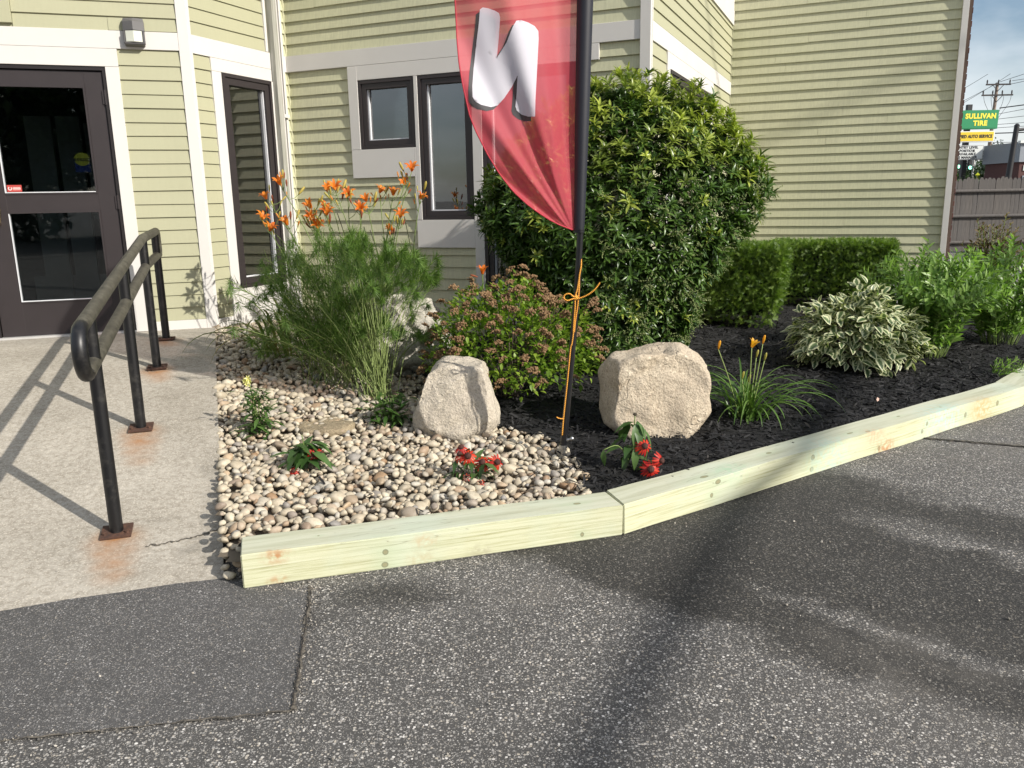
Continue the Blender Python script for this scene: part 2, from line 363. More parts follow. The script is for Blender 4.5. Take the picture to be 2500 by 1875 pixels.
# loose grit on the asphalt: little stones and crumbs
def ico_template(sub):
    bm = bmesh.new(); bmesh.ops.create_icosphere(bm, subdivisions=sub, radius=1); V = np.array([v.co[:] for v in bm.verts]); F = np.array([[v.index for v in f.verts] for f in bm.faces]); bm.free(); return V, F
def scatter(tv, tf, loc, rot, scl):
    """tv Nx3, tf Kx3, loc Mx3, rot Mx3x3, scl Mx3 -> merged arrays"""
    M, N = len(loc), len(tv)
    P = (tv[None]*scl[:, None, :]); P = np.einsum('mij,mnj->mni', rot, P)+loc[:, None, :]
    Fm = (tf[None]+(np.arange(M)*N)[:, None, None]).reshape(-1, tf.shape[1]); return P.reshape(-1, 3), Fm
def rand_rot(M, rg=RG):
    q = rg.normal(size=(M, 4)); q /= np.linalg.norm(q, axis=1)[:, None]; w_, x, y, z = q.T
    return np.stack([np.stack([1-2*(y*y+z*z), 2*(x*y-z*w_), 2*(x*z+y*w_)], -1), np.stack([2*(x*y+z*w_), 1-2*(x*x+z*z), 2*(y*z-x*w_)], -1), np.stack([2*(x*z-y*w_), 2*(y*z+x*w_), 1-2*(x*x+y*y)], -1)], 1)
I1 = ico_template(1); I2 = ico_template(2)
n_ = 2600; gxy = np.stack([RG.uniform(-2.4, 3.2, n_), RG.uniform(1.0, 3.6, n_)], 1)
ok = (dist_front(gxy[:, 0], gxy[:, 1]) < -.01) & (s_of(gxy[:, 0], gxy[:, 1]) > 4.1); gxy = gxy[ok]
for (pa, pb, m_, sp_) in (((-1.25, 2.98), (-.72, 2.90), 420, .035), (PB, PC, 260, .02), (PA, PB, 420, .016), ((-3.6, 2.30), (-1.15, 3.0), 420, .02), (T1L, T2R, 0, .02)):
    tt = RG.random(m_)[:, None]; gxy = np.concatenate([gxy, np.array(pa)*(1-tt)+np.array(pb)*tt+RG.normal(0, sp_, (m_, 2))])
gxy = gxy[dist_front(gxy[:, 0], gxy[:, 1]) < -.004]; n_ = len(gxy)
sz = RG.uniform(.0014, .0034, n_)*(1+RG.random(n_)**8*1.3)
Vg, Fg = scatter(I1[0], I1[1], np.c_[gxy, sz*.3+.004], rand_rot(n_), np.c_[sz, sz*.8, sz*.6])
def m_grit():
    k = NT('grit'); k.color(k.ramp(k.attr('rnd'), [(0, (.05, .05, .05)), (.5, (.20, .18, .15)), (1, (.50, .46, .40))])); return k.set(Roughness=.8)
tag(link('loose_grit', add_faces_mesh('loose_grit', Vg, Fg, m_grit(), False, {'rnd': np.repeat(RG.random(n_), 12)})), 'fine pale grit scattered over the asphalt', 'grit', kind='stuff')

# ------------------------------------------------------------------ concrete ramp with side skirts
ss = np.array([0, .2, .45, .7, .95, 1.2, 1.6, 2.0, 2.3, 2.7, 3.1, 3.42, 3.7, 3.9, 4.03]); NTT = 14
V = []; idx = {}
for i, s_ in enumerate(ss):
    for j in range(NTT):
        te = edge_t(s_); t_ = -4.0+(te+4.0)*(j/(NTT-1))**.5
        wob = (RND.uniform(-.012, .012) if i == len(ss)-1 else 0)
        p = W1P+d2*t_-n2*(s_+wob); idx[i, j] = len(V); V.append((p[0], p[1], float(np.interp(s_, RS, RZ))))
F = [(idx[i, j], idx[i+1, j], idx[i+1, j+1], idx[i, j+1]) for i in range(len(ss)-1) for j in range(NTT-1)]
base = len(V)
for i in range(len(ss)): x, y, z = V[idx[i, NTT-1]]; V.append((x, y, -.05))
F += [(idx[i, NTT-1], idx[i+1, NTT-1], base+i+1, base+i) for i in range(len(ss)-1)]
tag(link('concrete_ramp', add_faces_mesh('concrete_ramp', V, [f[::-1] for f in F], M_CONC)), kind='structure')
def ramp_strip(name, pts, w0, mat, seed, dz=.004):
    o = strip(name, pts, w0, mat, 0, seed); me = o.data
    for v_ in me.vertices: v_.co.z = float(ramp_z(v_.co.x, v_.co.y))+dz
    return o
ramp_strip('concrete_crack', rough_line((-1.30, 3.42), (-1.42, 3.32), 16, .006, 31)+rough_line((-1.42, 3.32), (-1.58, 3.25), 16, .01, 32)[1:], .011, M_DIRT, 33)
ramp_strip('concrete_crack', rough_line((-1.45, 3.95), (-1.40, 3.78), 10, .004, 35), .003, M_TAR, 36)

# ------------------------------------------------------------------ garden bed: soil sheets
def grid_sheet(name, pred, mat, res, dz, rough_amp, x0=-2.7, x1=5.4, y0=2.9, y1=10.4):
    nx = int((x1-x0)/res); ny = int((y1-y0)/res)
    X, Y = np.meshgrid(x0+np.arange(nx+1)*res, y0+np.arange(ny+1)*res)
    Z = bed_z(X, Y)+dz
    from mathutils import noise as mn
    if rough_amp:
        Z = Z+np.array([[mn.fractal((float(x)*7, float(y)*7, 3), 1, 2, 4)*rough_amp for x, y in zip(rx, ry)] for rx, ry in zip(X, Y)])
    cx = X[:-1, :-1]+res/2; cy = Y[:-1, :-1]+res/2; keep = pred(cx, cy)
    jj, ii = np.nonzero(keep); q = jj*(nx+1)+ii; Fq = np.stack([q, q+1, q+nx+2, q+nx+1], 1)
    u_, inv = np.unique(Fq, return_inverse=True); Vv = np.stack([X, Y, Z], -1).reshape(-1, 3)[u_]
    return link(name, add_faces_mesh(name, Vv, inv.reshape(Fq.shape), mat, True))
def in_bed(x, y): return inpoly(x, y, BED) & (dist_front(x, y) > .17)
def m_mulch():
    k = NT('black_mulch'); v = k.world(); n = k.noise(k.world((1, 2.2, 1)), 48, 5, .7)
    k.color(k.ramp(n, [(.3, (.003, .003, .0035)), (.7, (.012, .0115, .012))])); k.bump(n, 1.0, .03); return k.set(Roughness=.85)
M_MULCH = m_mulch()
MULCH = tag(grid_sheet('mulch_bed', lambda x, y: in_bed(x, y) & ~inpoly(x, y, GRAVEL), M_MULCH, .035, 0, .014), kind='structure')
# shredded bark strips
n_ = 60000; xy = np.stack([RG.uniform(-1.0, 4.6, n_), RG.uniform(3.3, 9.8, n_)], 1)
keepp = np.clip(5.2/np.maximum(3.5, xy[:, 1]), 0, 1)**2 > RG.random(n_)*.9
ok = in_bed(xy[:, 0], xy[:, 1]) & (~inpoly(xy[:, 0]+.02, xy[:, 1], GRAVEL) | (~inpoly(xy[:, 0]+.09, xy[:, 1]+.03, GRAVEL) & (RG.random(n_) < .30)) | (RG.random(n_) < .006)) & keepp; xy = xy[ok]; n_ = len(xy)
tvx = np.array([(-1, -.5, 0), (-1, .5, 0), (-.1, -.6, .10), (.1, .6, .16), (1, -.4, -.05), (1, .4, .05)], float); tfx = np.array([(0, 2, 1), (1, 2, 3), (2, 4, 3), (3, 4, 5)])
th = RG.random(n_)*6.283; tilt = RG.normal(0, .32, n_); rl = RG.normal(0, .5, n_)
def eul(rx, ry, rz):
    cx, sx, cy, sy, cz, sz_ = np.cos(rx), np.sin(rx), np.cos(ry), np.sin(ry), np.cos(rz), np.sin(rz)
    return np.stack([np.stack([cz*cy, cz*sy*sx-sz_*cx, cz*sy*cx+sz_*sx], -1), np.stack([sz_*cy, sz_*sy*sx+cz*cx, sz_*sy*cx-cz*sx], -1), np.stack([-sy, cy*sx, cy*cx], -1)], 1)
ln = RG.gamma(3, .0055, n_)+.006
zz = bed_z(xy[:, 0], xy[:, 1])+RG.uniform(.0, .022, n_)+.012*inpoly(xy[:, 0], xy[:, 1], GRAVEL)
Vm, Fm = scatter(tvx, tfx, np.c_[xy, zz], eul(rl, tilt, th), np.c_[ln, RG.uniform(.004, .011, n_), ln*.5])
def m_chip():
    k = NT('mulch_strips'); k.color(k.ramp(k.attr('rnd'), [(0, (.002, .002, .0024)), (.75, (.009, .0088, .0098)), (.97, (.022, .021, .021)), (1, (.045, .038, .032))])); return k.set(Roughness=.8)
o = link('bark_strips', add_faces_mesh('bark_strips', Vm, Fm, m_chip(), False, {'rnd': np.repeat(RG.random(n_), 6)}), MULCH); tag(o, 'loose strips of black shredded bark', kind='stuff')

# ------------------------------------------------------------------ river pebbles
M_SOIL = flat('gravel_soil', (.13, .105, .075), .95, 0, .4, .8, 60)
GBED = tag(grid_sheet('gravel_bed', lambda x, y: inpoly(x, y, GRAVEL), M_SOIL, .05, -.035, 0), kind='structure')
def m_pebble():
    k = NT('river_pebble'); v = k.coord('Object'); oi = k.new('ObjectInfo')
    a = k.math('FRACT', k.math('ADD', k.attr('rnd'), k.math('MULTIPLY', oi.outputs['Random'], k.attr('solo'))))
    c = k.ramp(a, [(0, (.49, .43, .325)), (.2, (.42, .36, .265)), (.4, (.56, .50, .385)), (.55, (.35, .30, .22)), (.66, (.48, .45, .385)), (.75, (.26, .21, .155)), (.83, (.44, .33, .215)), (.90, (.25, .24, .225)), (.95, (.28, .175, .095)), (1, (.52, .465, .375))])
    n = k.noise(k.world(), 55, 5, .65); c = k.mix(k.ramp(n, [(.3, (.62,)*3), (.6, (0,)*3)]), c, k.mix(1, c, (.70, .66, .60), 'MULTIPLY'))
    k.color(c); k.bump(k.noise(k.world(), 160, 3), .12, .004); return k.set(Roughness=.62)
M_PEB = m_pebble()
def pebble_template(seed, sub=2):
    r = np.random.default_rng(seed); tv, tf = ico_template(sub); tv = tv.copy()
    for _ in range(7):
        d = r.normal(size=3); d /= np.linalg.norm(d); h = r.uniform(.62, .92); p = tv@d; tv -= np.outer(np.maximum(0, p-h)*.85, d)
    f = r.normal(size=(3, 3))*1.3; tv *= (1+.07*np.sin(tv@f[0]*2+1)+.05*np.sin(tv@f[1]*3))[:, None]; return tv, tf
PT = [pebble_template(100+i) for i in range(12)]
# pack by dart throwing, large first
cell = {}; peb = []
rp_ = np.random.default_rng(77)
rads = np.concatenate([rp_.uniform(.027, .041, 300), rp_.uniform(.018, .028, 3000), rp_.uniform(.010, .018, 6500)])
KEEPOUT = [(-.33, 4.55, .17), (-.76, 5.95, .26)]
for r_ in rads:
    for _ in range(14):
        x = rp_.uniform(-2.5, .42); y = rp_.uniform(2.95, 7.9)
        if y > 5.6 and rp_.random() < .45: continue
        if not bool(inpoly(x, y, GRAVEL)): continue
        if any((x-kx)**2+(y-ky)**2 < kr*kr for kx, ky, kr in KEEPOUT): continue
        g_ = (int(x/.05), int(y/.05)); hit = False
        for ax in range(-2, 3):
            for ay in range(-2, 3):
                for (px, py, pr) in cell.get((g_[0]+ax, g_[1]+ay), ()):
                    if (px-x)**2+(py-y)**2 < ((pr+r_)*.75)**2: hit = True; break
                if hit: break
            if hit: break
        if not hit: cell.setdefault(g_, []).append((x, y, r_)); peb.append((x, y, r_)); break
peb = np.array(peb); n_ = len(peb)
pz = bed_z(peb[:, 0], peb[:, 1])
# the bank runs out low beside the sawn end of the timber
low = np.clip((3.16-peb[:, 1])/.16, 0, 1)*(peb[:, 0] < -1.0); pz = pz*(1-low)+low*.035
pz = pz-.012+RG.uniform(-.014, .020, n_)+(.03-peb[:, 2])*.25
psc = np.c_[peb[:, 2]*RG.uniform(1.0, 1.42, n_), peb[:, 2]*RG.uniform(.82, 1.1, n_), peb[:, 2]*RG.uniform(.62, .88, n_)]
prot = eul(RG.normal(0, .42, n_), RG.normal(0, .42, n_), RG.random(n_)*6.283); prn = RG.random(n_)
show = psc.max(1)/np.hypot(peb[:, 0], peb[:, 1])*np.where(low > .3, .5, 1); big = np.argsort(-show)[:300]; isbig = np.zeros(n_, bool); isbig[big] = True
fillV, fillF, fillR, off = [], [], [], 0
for ti, (tv, tf) in enumerate(PT):
    sel = np.nonzero((np.arange(n_) % len(PT) == ti) & ~isbig)[0]
    if len(sel) == 0: continue
    Vp, Fp = scatter(tv, tf, np.c_[peb[sel, :2], pz[sel]], prot[sel], psc[sel]); fillV.append(Vp); fillF.append(Fp+off); off += len(Vp); fillR.append(np.repeat(prn[sel], len(tv)))
fv = np.concatenate(fillV)
o = link('pebble_fill', add_faces_mesh('pebble_fill', fv, np.concatenate(fillF), M_PEB, True, {'rnd': np.concatenate(fillR), 'solo': np.zeros(len(fv))}), GBED); tag(o, 'small rounded cream and grey river pebbles', kind='stuff')
pmesh = [add_faces_mesh('pebble', tv, tf, M_PEB, True, {'rnd': np.zeros(len(tv)), 'solo': np.ones(len(tv))}) for tv, tf in PT]
for i in big:
    o = link('pebble', pmesh[i % len(PT)], GBED); M4 = Matrix(prot[i].tolist()).to_4x4() @ Matrix.Diagonal((*psc[i], 1)); M4.translation = (peb[i, 0], peb[i, 1], pz[i]); o.matrix_world = M4

# ------------------------------------------------------------------ landscape timbers
def m_timber(name, knots, smear, length):
    k = NT(name); v = k.coord('Object')
    g = k.noise(k.coord('Object', (.7, 42, 42)), 2.4, 8, .75); g2 = k.noise(k.coord('Object', (.7, 9, 9)), 2.0, 5, .6); n = k.noise(v, 2.4, 4)
    c = k.ramp(g, [(.33, (.25, .24, .12)), (.41, (.42, .42, .25)), (.50, (.53, .535, .36)), (.68, (.59, .59, .43))])
    gn = k.new('NewGeometry'); sx = k.new('SeparateXYZ'); k.link(gn.outputs['Normal'], sx.inputs[0])
    top = k.ramp(sx.outputs[2], [(.6, (0,)*3), (.8, (1,)*3)])
    c = k.mix(k.math('MULTIPLY', top, .75), c, k.ramp(g2, [(.3, (.36, .365, .26)), (.5, (.50, .51, .395)), (.7, (.57, .575, .47))]))
    c = k.mix(k.math('MULTIPLY', k.ramp(n, [(.5, (0,)*3), (.68, (1,)*3)]), .35), c, (.50, .60, .50))
    for p, rx, ry in knots:
        q = k.spot(v, p, .8*rx, rx, (1, rx/ry, rx/ry)); c = k.mix(k.math('MULTIPLY', q, .95), c, (.10, .075, .04)); q = k.spot(v, p, .45*rx, .8*rx, (1, rx/ry, rx/ry)); c = k.mix(k.math('MULTIPLY', q, .9), c, (.24, .17, .08))
        q = k.spot(v, p, 0, rx*3.5, (.45, rx/ry, rx/ry)); c = k.mix(k.math('MULTIPLY', q, .35), c, (.38, .47, .30))
    fn = k.noise(v, 40, 4); ck = k.math('ABSOLUTE', k.math('SUBTRACT', k.noise(k.coord('Object', (.55, 9, 9)), 1.6, 3, .5), .5)); c = k.mix(k.math('MULTIPLY', k.math('MULTIPLY', k.ramp(ck, [(.0, (1,)*3), (.0045, (0,)*3)]), k.ramp(n, [(.45, (0,)*3), (.6, (1,)*3)])), .6), c, (.16, .14, .09))
    for p, r_, col in smear:
        q = k.math('MULTIPLY', k.spot(v, p, 0, r_, (.6, 1, 1)), k.ramp(fn, [(.38, (0,)*3), (.6, (.9,)*3)])); c = k.mix(q, c, col)
    k.color(c); k.bump(g, .35, .004); return k.set(Roughness=.75)
def timber(A, B, label, knots, smear, cut0=0, cut1=0, w_=.187, h_=.14):
    Lg = float(np.linalg.norm(B-A)); t = (B-A)/Lg
    mb = MB(); mb.prism([(0, 0, 0), (Lg, 0, 0), (Lg+cut1, w_, 0), (cut0, w_, 0)], (0, 0, h_))
    bmesh.ops.bevel(mb.bm, geom=list(mb.bm.edges), offset=.004, segments=2, affect='EDGES')
    bmesh.ops.subdivide_edges(mb.bm, edges=[e for e in mb.bm.edges if e.calc_length() > Lg*.5], cuts=24)
    for v_ in mb.bm.verts: v_.co.y += .0025*math.sin(v_.co.x*5.1+v_.co.z*9); v_.co.z += .0015*math.sin(v_.co.x*7+1)+.001
    o = mb.build('landscape_timber', m_timber('treated_pine', knots, smear, Lg)); o.location = (A[0], A[1], .001); o.rotation_euler[2] = math.atan2(t[1], t[0])
    return tag(o, label, 'timber', 'pale green treated timbers edging the garden bed')
RU = (.42, .19, .07)
timber(T1L, T1R-np.array([.004, .0012]), 'short pale green timber with two stacked knots, holding back river pebbles', [((.54, .02, .125), .016, .010), ((.555, .0, .075), .014, .014), ((.55, .0, .02), .016, .014), ((1.42, .09, .14), .02, .012), ((1.41, 0, .03), .010, .012), ((.3, .1, .14), .006, .005)],
       [((.13, 0, .12), .05, RU), ((.13, 0, .015), .035, RU), ((.72, 0, .10), .05, (.50, .40, .24)), ((.70, 0, .02), .06, (.46, .42, .26)), ((.95, 0, .02), .05, (.38, .36, .24))], 0, -.005)
timber(T1R, T2R, 'long pale green timber with many knots and blue green stains, edging black mulch', [((.56, .05, .14), .03, .014), ((.60, 0, .12), .022, .014), ((.56, 0, .06), .012, .013), ((1.10, .10, .14), .022, .012), ((1.34, 0, .095), .018, .018), ((1.335, 0, .03), .018, .015), ((1.75, .06, .14), .03, .010), ((1.86, .02, .14), .025, .010), ((1.95, 0, .03), .015, .016), ((2.45, 0, .09), .012, .016), ((2.40, 0, .05), .014, .015), ((2.9, 0, .07), .016, .02), ((3.3, 0, .085), .02, .02), ((2.3, .1, .14), .018, .008), ((2.7, .06, .14), .015, .008)],
       [((2.02, 0, .02), .09, RU), ((2.60, 0, .015), .05, RU), ((1.9, .0, .12), .08, (.55, .35, .22)), ((3.1, 0, .08), .14, (.48, .33, .12)), ((1.5, 0, .07), .20, (.42, .56, .46)), ((2.65, 0, .08), .22, (.42, .60, .55)), ((.75, .05, .13), .10, (.36, .50, .34))], .06, .05)
timber(T2R+np.array([.0, .006]), T3R, 'pale timber turning away from the asphalt past the willow leaved plant', [((.4, .1, .14), .02, .01)], [], .02, 0)

# ------------------------------------------------------------------ the building
BLD = thing('office_building', 'sage green clapboard office building with white trim and dark bronze windows', 'building', (-2, 8, 0))
INVB = Matrix.Translation((2, -8, 0))
def padopt(o, parent=None):
    p = parent or BLD; o.parent = p
    if p is BLD: o.location = Vector(o.location)-Vector((-2, 8, 0))
    return o
class Wall:
    def __init__(s, O, e, m): s.O = O; s.e = e; s.m = m; s.rot = Matrix(((e[0], -m[0], 0), (e[1], -m[1], 0), (0, 0, 1)))   # columns: along, inward, up
    def P(s, t, z, d=0): p = s.O+s.e*t+s.m*d; return Vector((p[0], p[1], z))
    def box(s, mb, t0, t1, z0, z1, d0, d1, bevel=0):
        c = s.P((t0+t1)/2, (z0+z1)/2, (d0+d1)/2); return mb.box(c, (t1-t0, d1-d0, z1-z0), s.rot, bevel)
    def part(s, name, t0, t1, z0, z1, d0, d1, mat, parent=None, bevel=0):
        mb = MB(); s.box(mb, t0, t1, z0, z1, d0, d1, bevel); me = mb.mesh(name, mat)
        o = link(name, me, parent or BLD)
        if parent is None: o.location = (2, -8, 0)
        return o
    def clap(s, t0, t1, z0, z1, ex, zref, mat, wall, joint=0.0, proud=None):
        proud = proud or (.018 if mat is M_SIDER else .013)
        """rows of lapped boards between z0 and z1; lap lines at zref - k*ex"""
        k = math.ceil((zref-z0)/ex-1e-6); zl = zref-k*ex
        if zl < z0-1e-4: zl += 0
        z = zl
        while z < z1-.004:
            lo = max(z, z0); hi = min(z+ex+.012, z1)
            if hi-lo > .008:
                cuts = [t0, t1]
                if joint and RND.random() < joint and t1-t0 > .8: cuts = [t0, RND.uniform(t0+.3, t1-.3), t1]
                for q in range(len(cuts)-1):
                    ta = cuts[q]+(.0012 if q else 0); tb = cuts[q+1]-(.0012 if q < len(cuts)-2 else 0)
                    full = ex+.012; jt = RND.uniform(-.0012, .0012)
                    dl = .004+(proud)*(1-(lo-z)/full)+jt; dh = .004+(proud)*(1-(hi-z)/full)+jt
                    sag = RND.uniform(-.0022, .0022); sagb = sag+RND.uniform(-.0025, .0025)
                    mb = MB(); A = s.P(ta, lo+sag, 0); 
                    poly = [s.P(ta, lo+sag, .0015), s.P(ta, lo+sag, dl), s.P(ta, hi, dh), s.P(ta, hi, .0015)]
                    mb.prism(poly, s.P(tb, lo, 0)-s.P(ta, lo, 0)+Vector((0, 0, sagb-sag))); link('clapboard', mb.mesh('clapboard', mat), wall)
            z += ex
E3 = np.array
W1 = Wall(W1P, d2, -n2); W2 = Wall(C12, b2, a2); W3 = Wall(C3, a2, -b2); W4 = Wall(EE, b2, a2); W5 = Wall(FF, a2, -b2)
TOP = 4.25
L1 = float(np.dot(C12-W1P, d2)); L2 = float(np.linalg.norm(C3-C12)); L3 = float(np.linalg.norm(EE-C3)); L4 = float(np.linalg.norm(FF-EE)); L5 = 2.455
def sheath(W, rects, name='wall'):
    mb = MB()
    for (t0, t1, z0, z1) in rects: W.box(mb, t0, t1, z0, z1, -.12, 0)
    return link(name, mb.mesh(name, M_SIDE), BLD)
for o in ():
    pass
w1 = sheath(W1, [(-4.0, -1.03, 0, TOP), (-.03, L1-.006, .0, TOP), (-1.03, -.03, 2.515, TOP)])
w2 = sheath(W2, [(.006, .338, 0, TOP), (.957, L2-.006, 0, TOP), (.338, .957, 0, .752), (.338, .957, 2.53, TOP)])
w3 = sheath(W3, [(.006, .774, 0, TOP), (1.34, 1.376, 0, TOP), (.774, 1.34, 0, 1.925), (.774, 1.34, 2.512, TOP), (1.376, 1.89, 0, 1.30), (1.376, 1.89, 2.512, TOP), (1.89, 1.98, 0, TOP), (1.98, 2.8, 0, .62), (1.98, 2.8, 2.512, TOP), (2.8, L3-.004, 0, TOP)])
w4 = sheath(W4, [(.004, .66, 0, TOP), (.66, 2.6, 0, 1.0), (.66, 2.6, 2.5, TOP), (2.6, L4+.1, 0, TOP)])
w5 = sheath(W5, [(.0, L5-.002, 0, TOP)])
for o in (w1, w2, w3, w4, w5): o.location = (2, -8, 0)
EX1, EX3 = .1049, .1027
# clapboards
W1.clap(.066, .513, .536, 2.634, EX1, 2.634, M_SIDE, w1)
W1.clap(-.615, .513, 2.776, TOP, .104, 2.776+.104*14, M_SIDE, w1, .2)
W1.clap(-4.0, -1.16, .536, 2.634, EX1, 2.634, M_SIDE, w1)
W2.clap(.038, .228, .525, 2.634, EX1, 2.634, M_SIDE, w2)
W2.clap(.038, .925, 2.776, TOP, .104, 2.776+.104*14, M_SIDE, w2)
W2.clap(1.15, 1.203, .40, 2.634, EX3, 2.634, M_SIDER, w2); W2.clap(1.15, 1.203, 2.776, TOP, .0965, 2.776+.0965*16, M_SIDER, w2)
W3.clap(.022, .675, .30, 2.634, EX3, 2.634, M_SIDER, w3, .25)
W3.clap(.022, 3.322, 2.776, TOP, .0965, 2.776+.0965*16, M_SIDER, w3, .6)
W3.clap(.6752, 1.32, .30, 1.676, EX3, 2.634, M_SIDER, w3, .2); W3.clap(1.32, 1.885, .30, 1.055, EX3, 2.634, M_SIDER, w3)
W3.clap(2.90, 3.322, .30, 2.634, EX3, 2.634, M_SIDER, w3)
W4.clap(.022, .552, .30, 2.628, EX3, 2.634, M_SIDE, w4); W4.clap(.022, L4-.022, 2.772, 3.40, .0985, 2.772+.0985*16, M_SIDE, w4); W4.clap(2.75, L4-.022, .3, 2.628, EX3, 2.634, M_SIDE, w4)
W5.clap(.022, 2.393, .535, TOP, EX3, 3.56, M_SIDER, w5, .55)
# trim boards
TR = 'trim_board'
def trim(W, *a, mat=M_TRIM, name=TR): return W.part(name, *a, mat, None, .0025)
trim(W1, -.030, .066, .462, 2.512, 0, .022); trim(W1, -1.15, -1.03, .462, 2.512, 0, .022)
trim(W1, -1.15, .0655, 2.514, 2.643, 0, .0215); trim(W1, -4, .513, 2.645, 2.775, 0, .020); trim(W1, .068, .513, .455, .534, 0, .020)
trim(W1, .514, L1+.0225, .40, TOP, 0, .0225)
trim(W1, -2.2, -.617, 2.80, TOP, .001, .034, mat=M_SIDE, name='siding_panel')
trim(W2, -.0, .037, .40, TOP, .0005, .0235)
trim(W2, .038, .98, 2.636, 2.775, 0, .020); trim(W2, .229, .98, 2.533, 2.634, 0, .021); trim(W2, .229, .337, .40, 2.531, 0, .022); trim(W2, .338, .957, .40, .750, 0, .021); trim(W2, .038, .228, .40, .523, 0, .020)
trim(W2, .926, .956, 2.777, TOP, 0, .026); trim(W2, .958, .985, .40, 2.531, 0, .024)
ds = trim(W2, .986, 1.050, .30, TOP, .001, .070, mat=M_WEATH, name='downspout'); trim(W2, 1.051, 1.074, .30, TOP, .001, .060)
trim(W2, 1.074, 1.118, .30, TOP, .001, .012, mat=M_DBROWN, name='cable_channel'); trim(W2, 1.118, 1.148, .30, TOP, .001, .040)
for z in (1.05, 2.23, 3.4): W2.part('channel_clip', 1.060, 1.135, z, z+.03, .0405, .0635, M_TRIM)
trim(W2, 1.205, L2-.002, .25, TOP, .001, .026, mat=M_SIDER, name='corner_bead'); trim(W2, 1.149, 1.204, 2.636, 2.775, 0, .02)
trim(W3, .0005, .021, .25, TOP, .0, .027, mat=M_SIDER, name='corner_bead')
trim(W3, .022, 3.325, 2.636, 2.774, 0, .034); trim(W3, .676, .773, 1.926, 2.634, 0, .036); trim(W3, .774, 3.0, 2.514, 2.634, 0, .0345); trim(W3, .676, 1.318, 1.677, 1.924, 0, .0355); trim(W3, 1.341, 1.375, 1.302, 2.512, 0, .036); trim(W3, 1.319, 1.340, 1.302, 1.924, 0, .0358)
trim(W3, 1.319, 1.888, 1.058, 1.300, 0, .034); trim(W3, 1.889, 1.978, .45, 2.512, 0, .036); trim(W3, 1.98, 2.8, .40, .615, 0, .021); trim(W3, 2.802, 2.898, .40, 2.512, 0, .021)
trim(W3, 3.326, L3+.020, .2, TOP, 0, .045); trim(W4, .0005, .021, .2, TOP, .0005, .0235)
trim(W4, .022, L4-.022, 2.630, 2.770, 0, .020); trim(W4, .554, .66, .9, 2.628, 0, .021); trim(W4, .661, 2.748, 2.502, 2.628, 0, .0205); trim(W4, 2.6, 2.748, .9, 2.5, 0, .021); trim(W4, .66, 2.6, .86, 1.0, 0, .0205)
trim(W4, .022, L4-.022, 3.402, 3.56, 0, .030); trim(W4, .022, L4-.022, 3.562, TOP, 0, .024)
trim(W4, L4-.021, L4-.003, .2, TOP, 0, .021, mat=M_SIDE, name='corner_bead'); trim(W5, .0035, .021, .2, TOP, 0, .021, mat=M_SIDER, name='corner_bead')
trim(W5, 2.394, 2.456, .2, TOP, 0, .050); W5.part('foundation_board', .022, 2.393, .15, .533, 0, .012, M_FOUND)
# roof slab and hidden back so that the block is closed
mb = MB(); mb.bm.faces.new([mb.bm.verts.new((x, y, TOP+.02)) for x, y in [tuple(W1P+d2*-4.0-n2*.4), tuple(C12+a2*.4-n2*.35), (C3[0]+.25, C3[1]-.5), (EE[0]+.4, EE[1]-.5), (FF[0]+.05, FF[1]-.25), (4.86, 9.28), (6.4, 13.0), (-6, 16)]])
ex = bmesh.ops.extrude_face_region(mb.bm, geom=list(mb.bm.faces)); bmesh.ops.translate(mb.bm, verts=[v for v in ex['geom'] if isinstance(v, bmesh.types.BMVert)], vec=(0, 0, .25))
o = mb.build('roof', M_TRIM, BLD); o.location = (2, -8, 0)
# red brick rear block that just shows past the corner board
def m_brick(name, c0, c1):
    k = NT(name); oi = k.new('ObjectInfo'); n = k.noise(k.coord('Object'), 30, 5); c = k.mix(oi.outputs['Random'], c0, c1); k.color(k.mix(k.math('MULTIPLY', n, .5), c, (.06, .03, .028))); return k.set(Roughness=.85)
M_BRICK = m_brick('red_brick', (.13, .045, .035), (.075, .03, .028)); M_MORT = flat('mortar', (.11, .075, .065), .95)
rb = W5.part('brick_wall', 1.9, 2.50, 0, TOP, -.34, -.125, M_MORT)
bkm = MB(); bkm.box((0, 0, 0), (.095, .10, .057), None, .003); bkme = bkm.mesh('brick', M_BRICK)
for i in range(62):
    z = .045+i*.0675
    o = link('brick', bkme, rb); p = W5.P(2.460+(.004 if i % 2 else 0), z, -.185); o.rotation_euler[2] = YAW; o.location = p
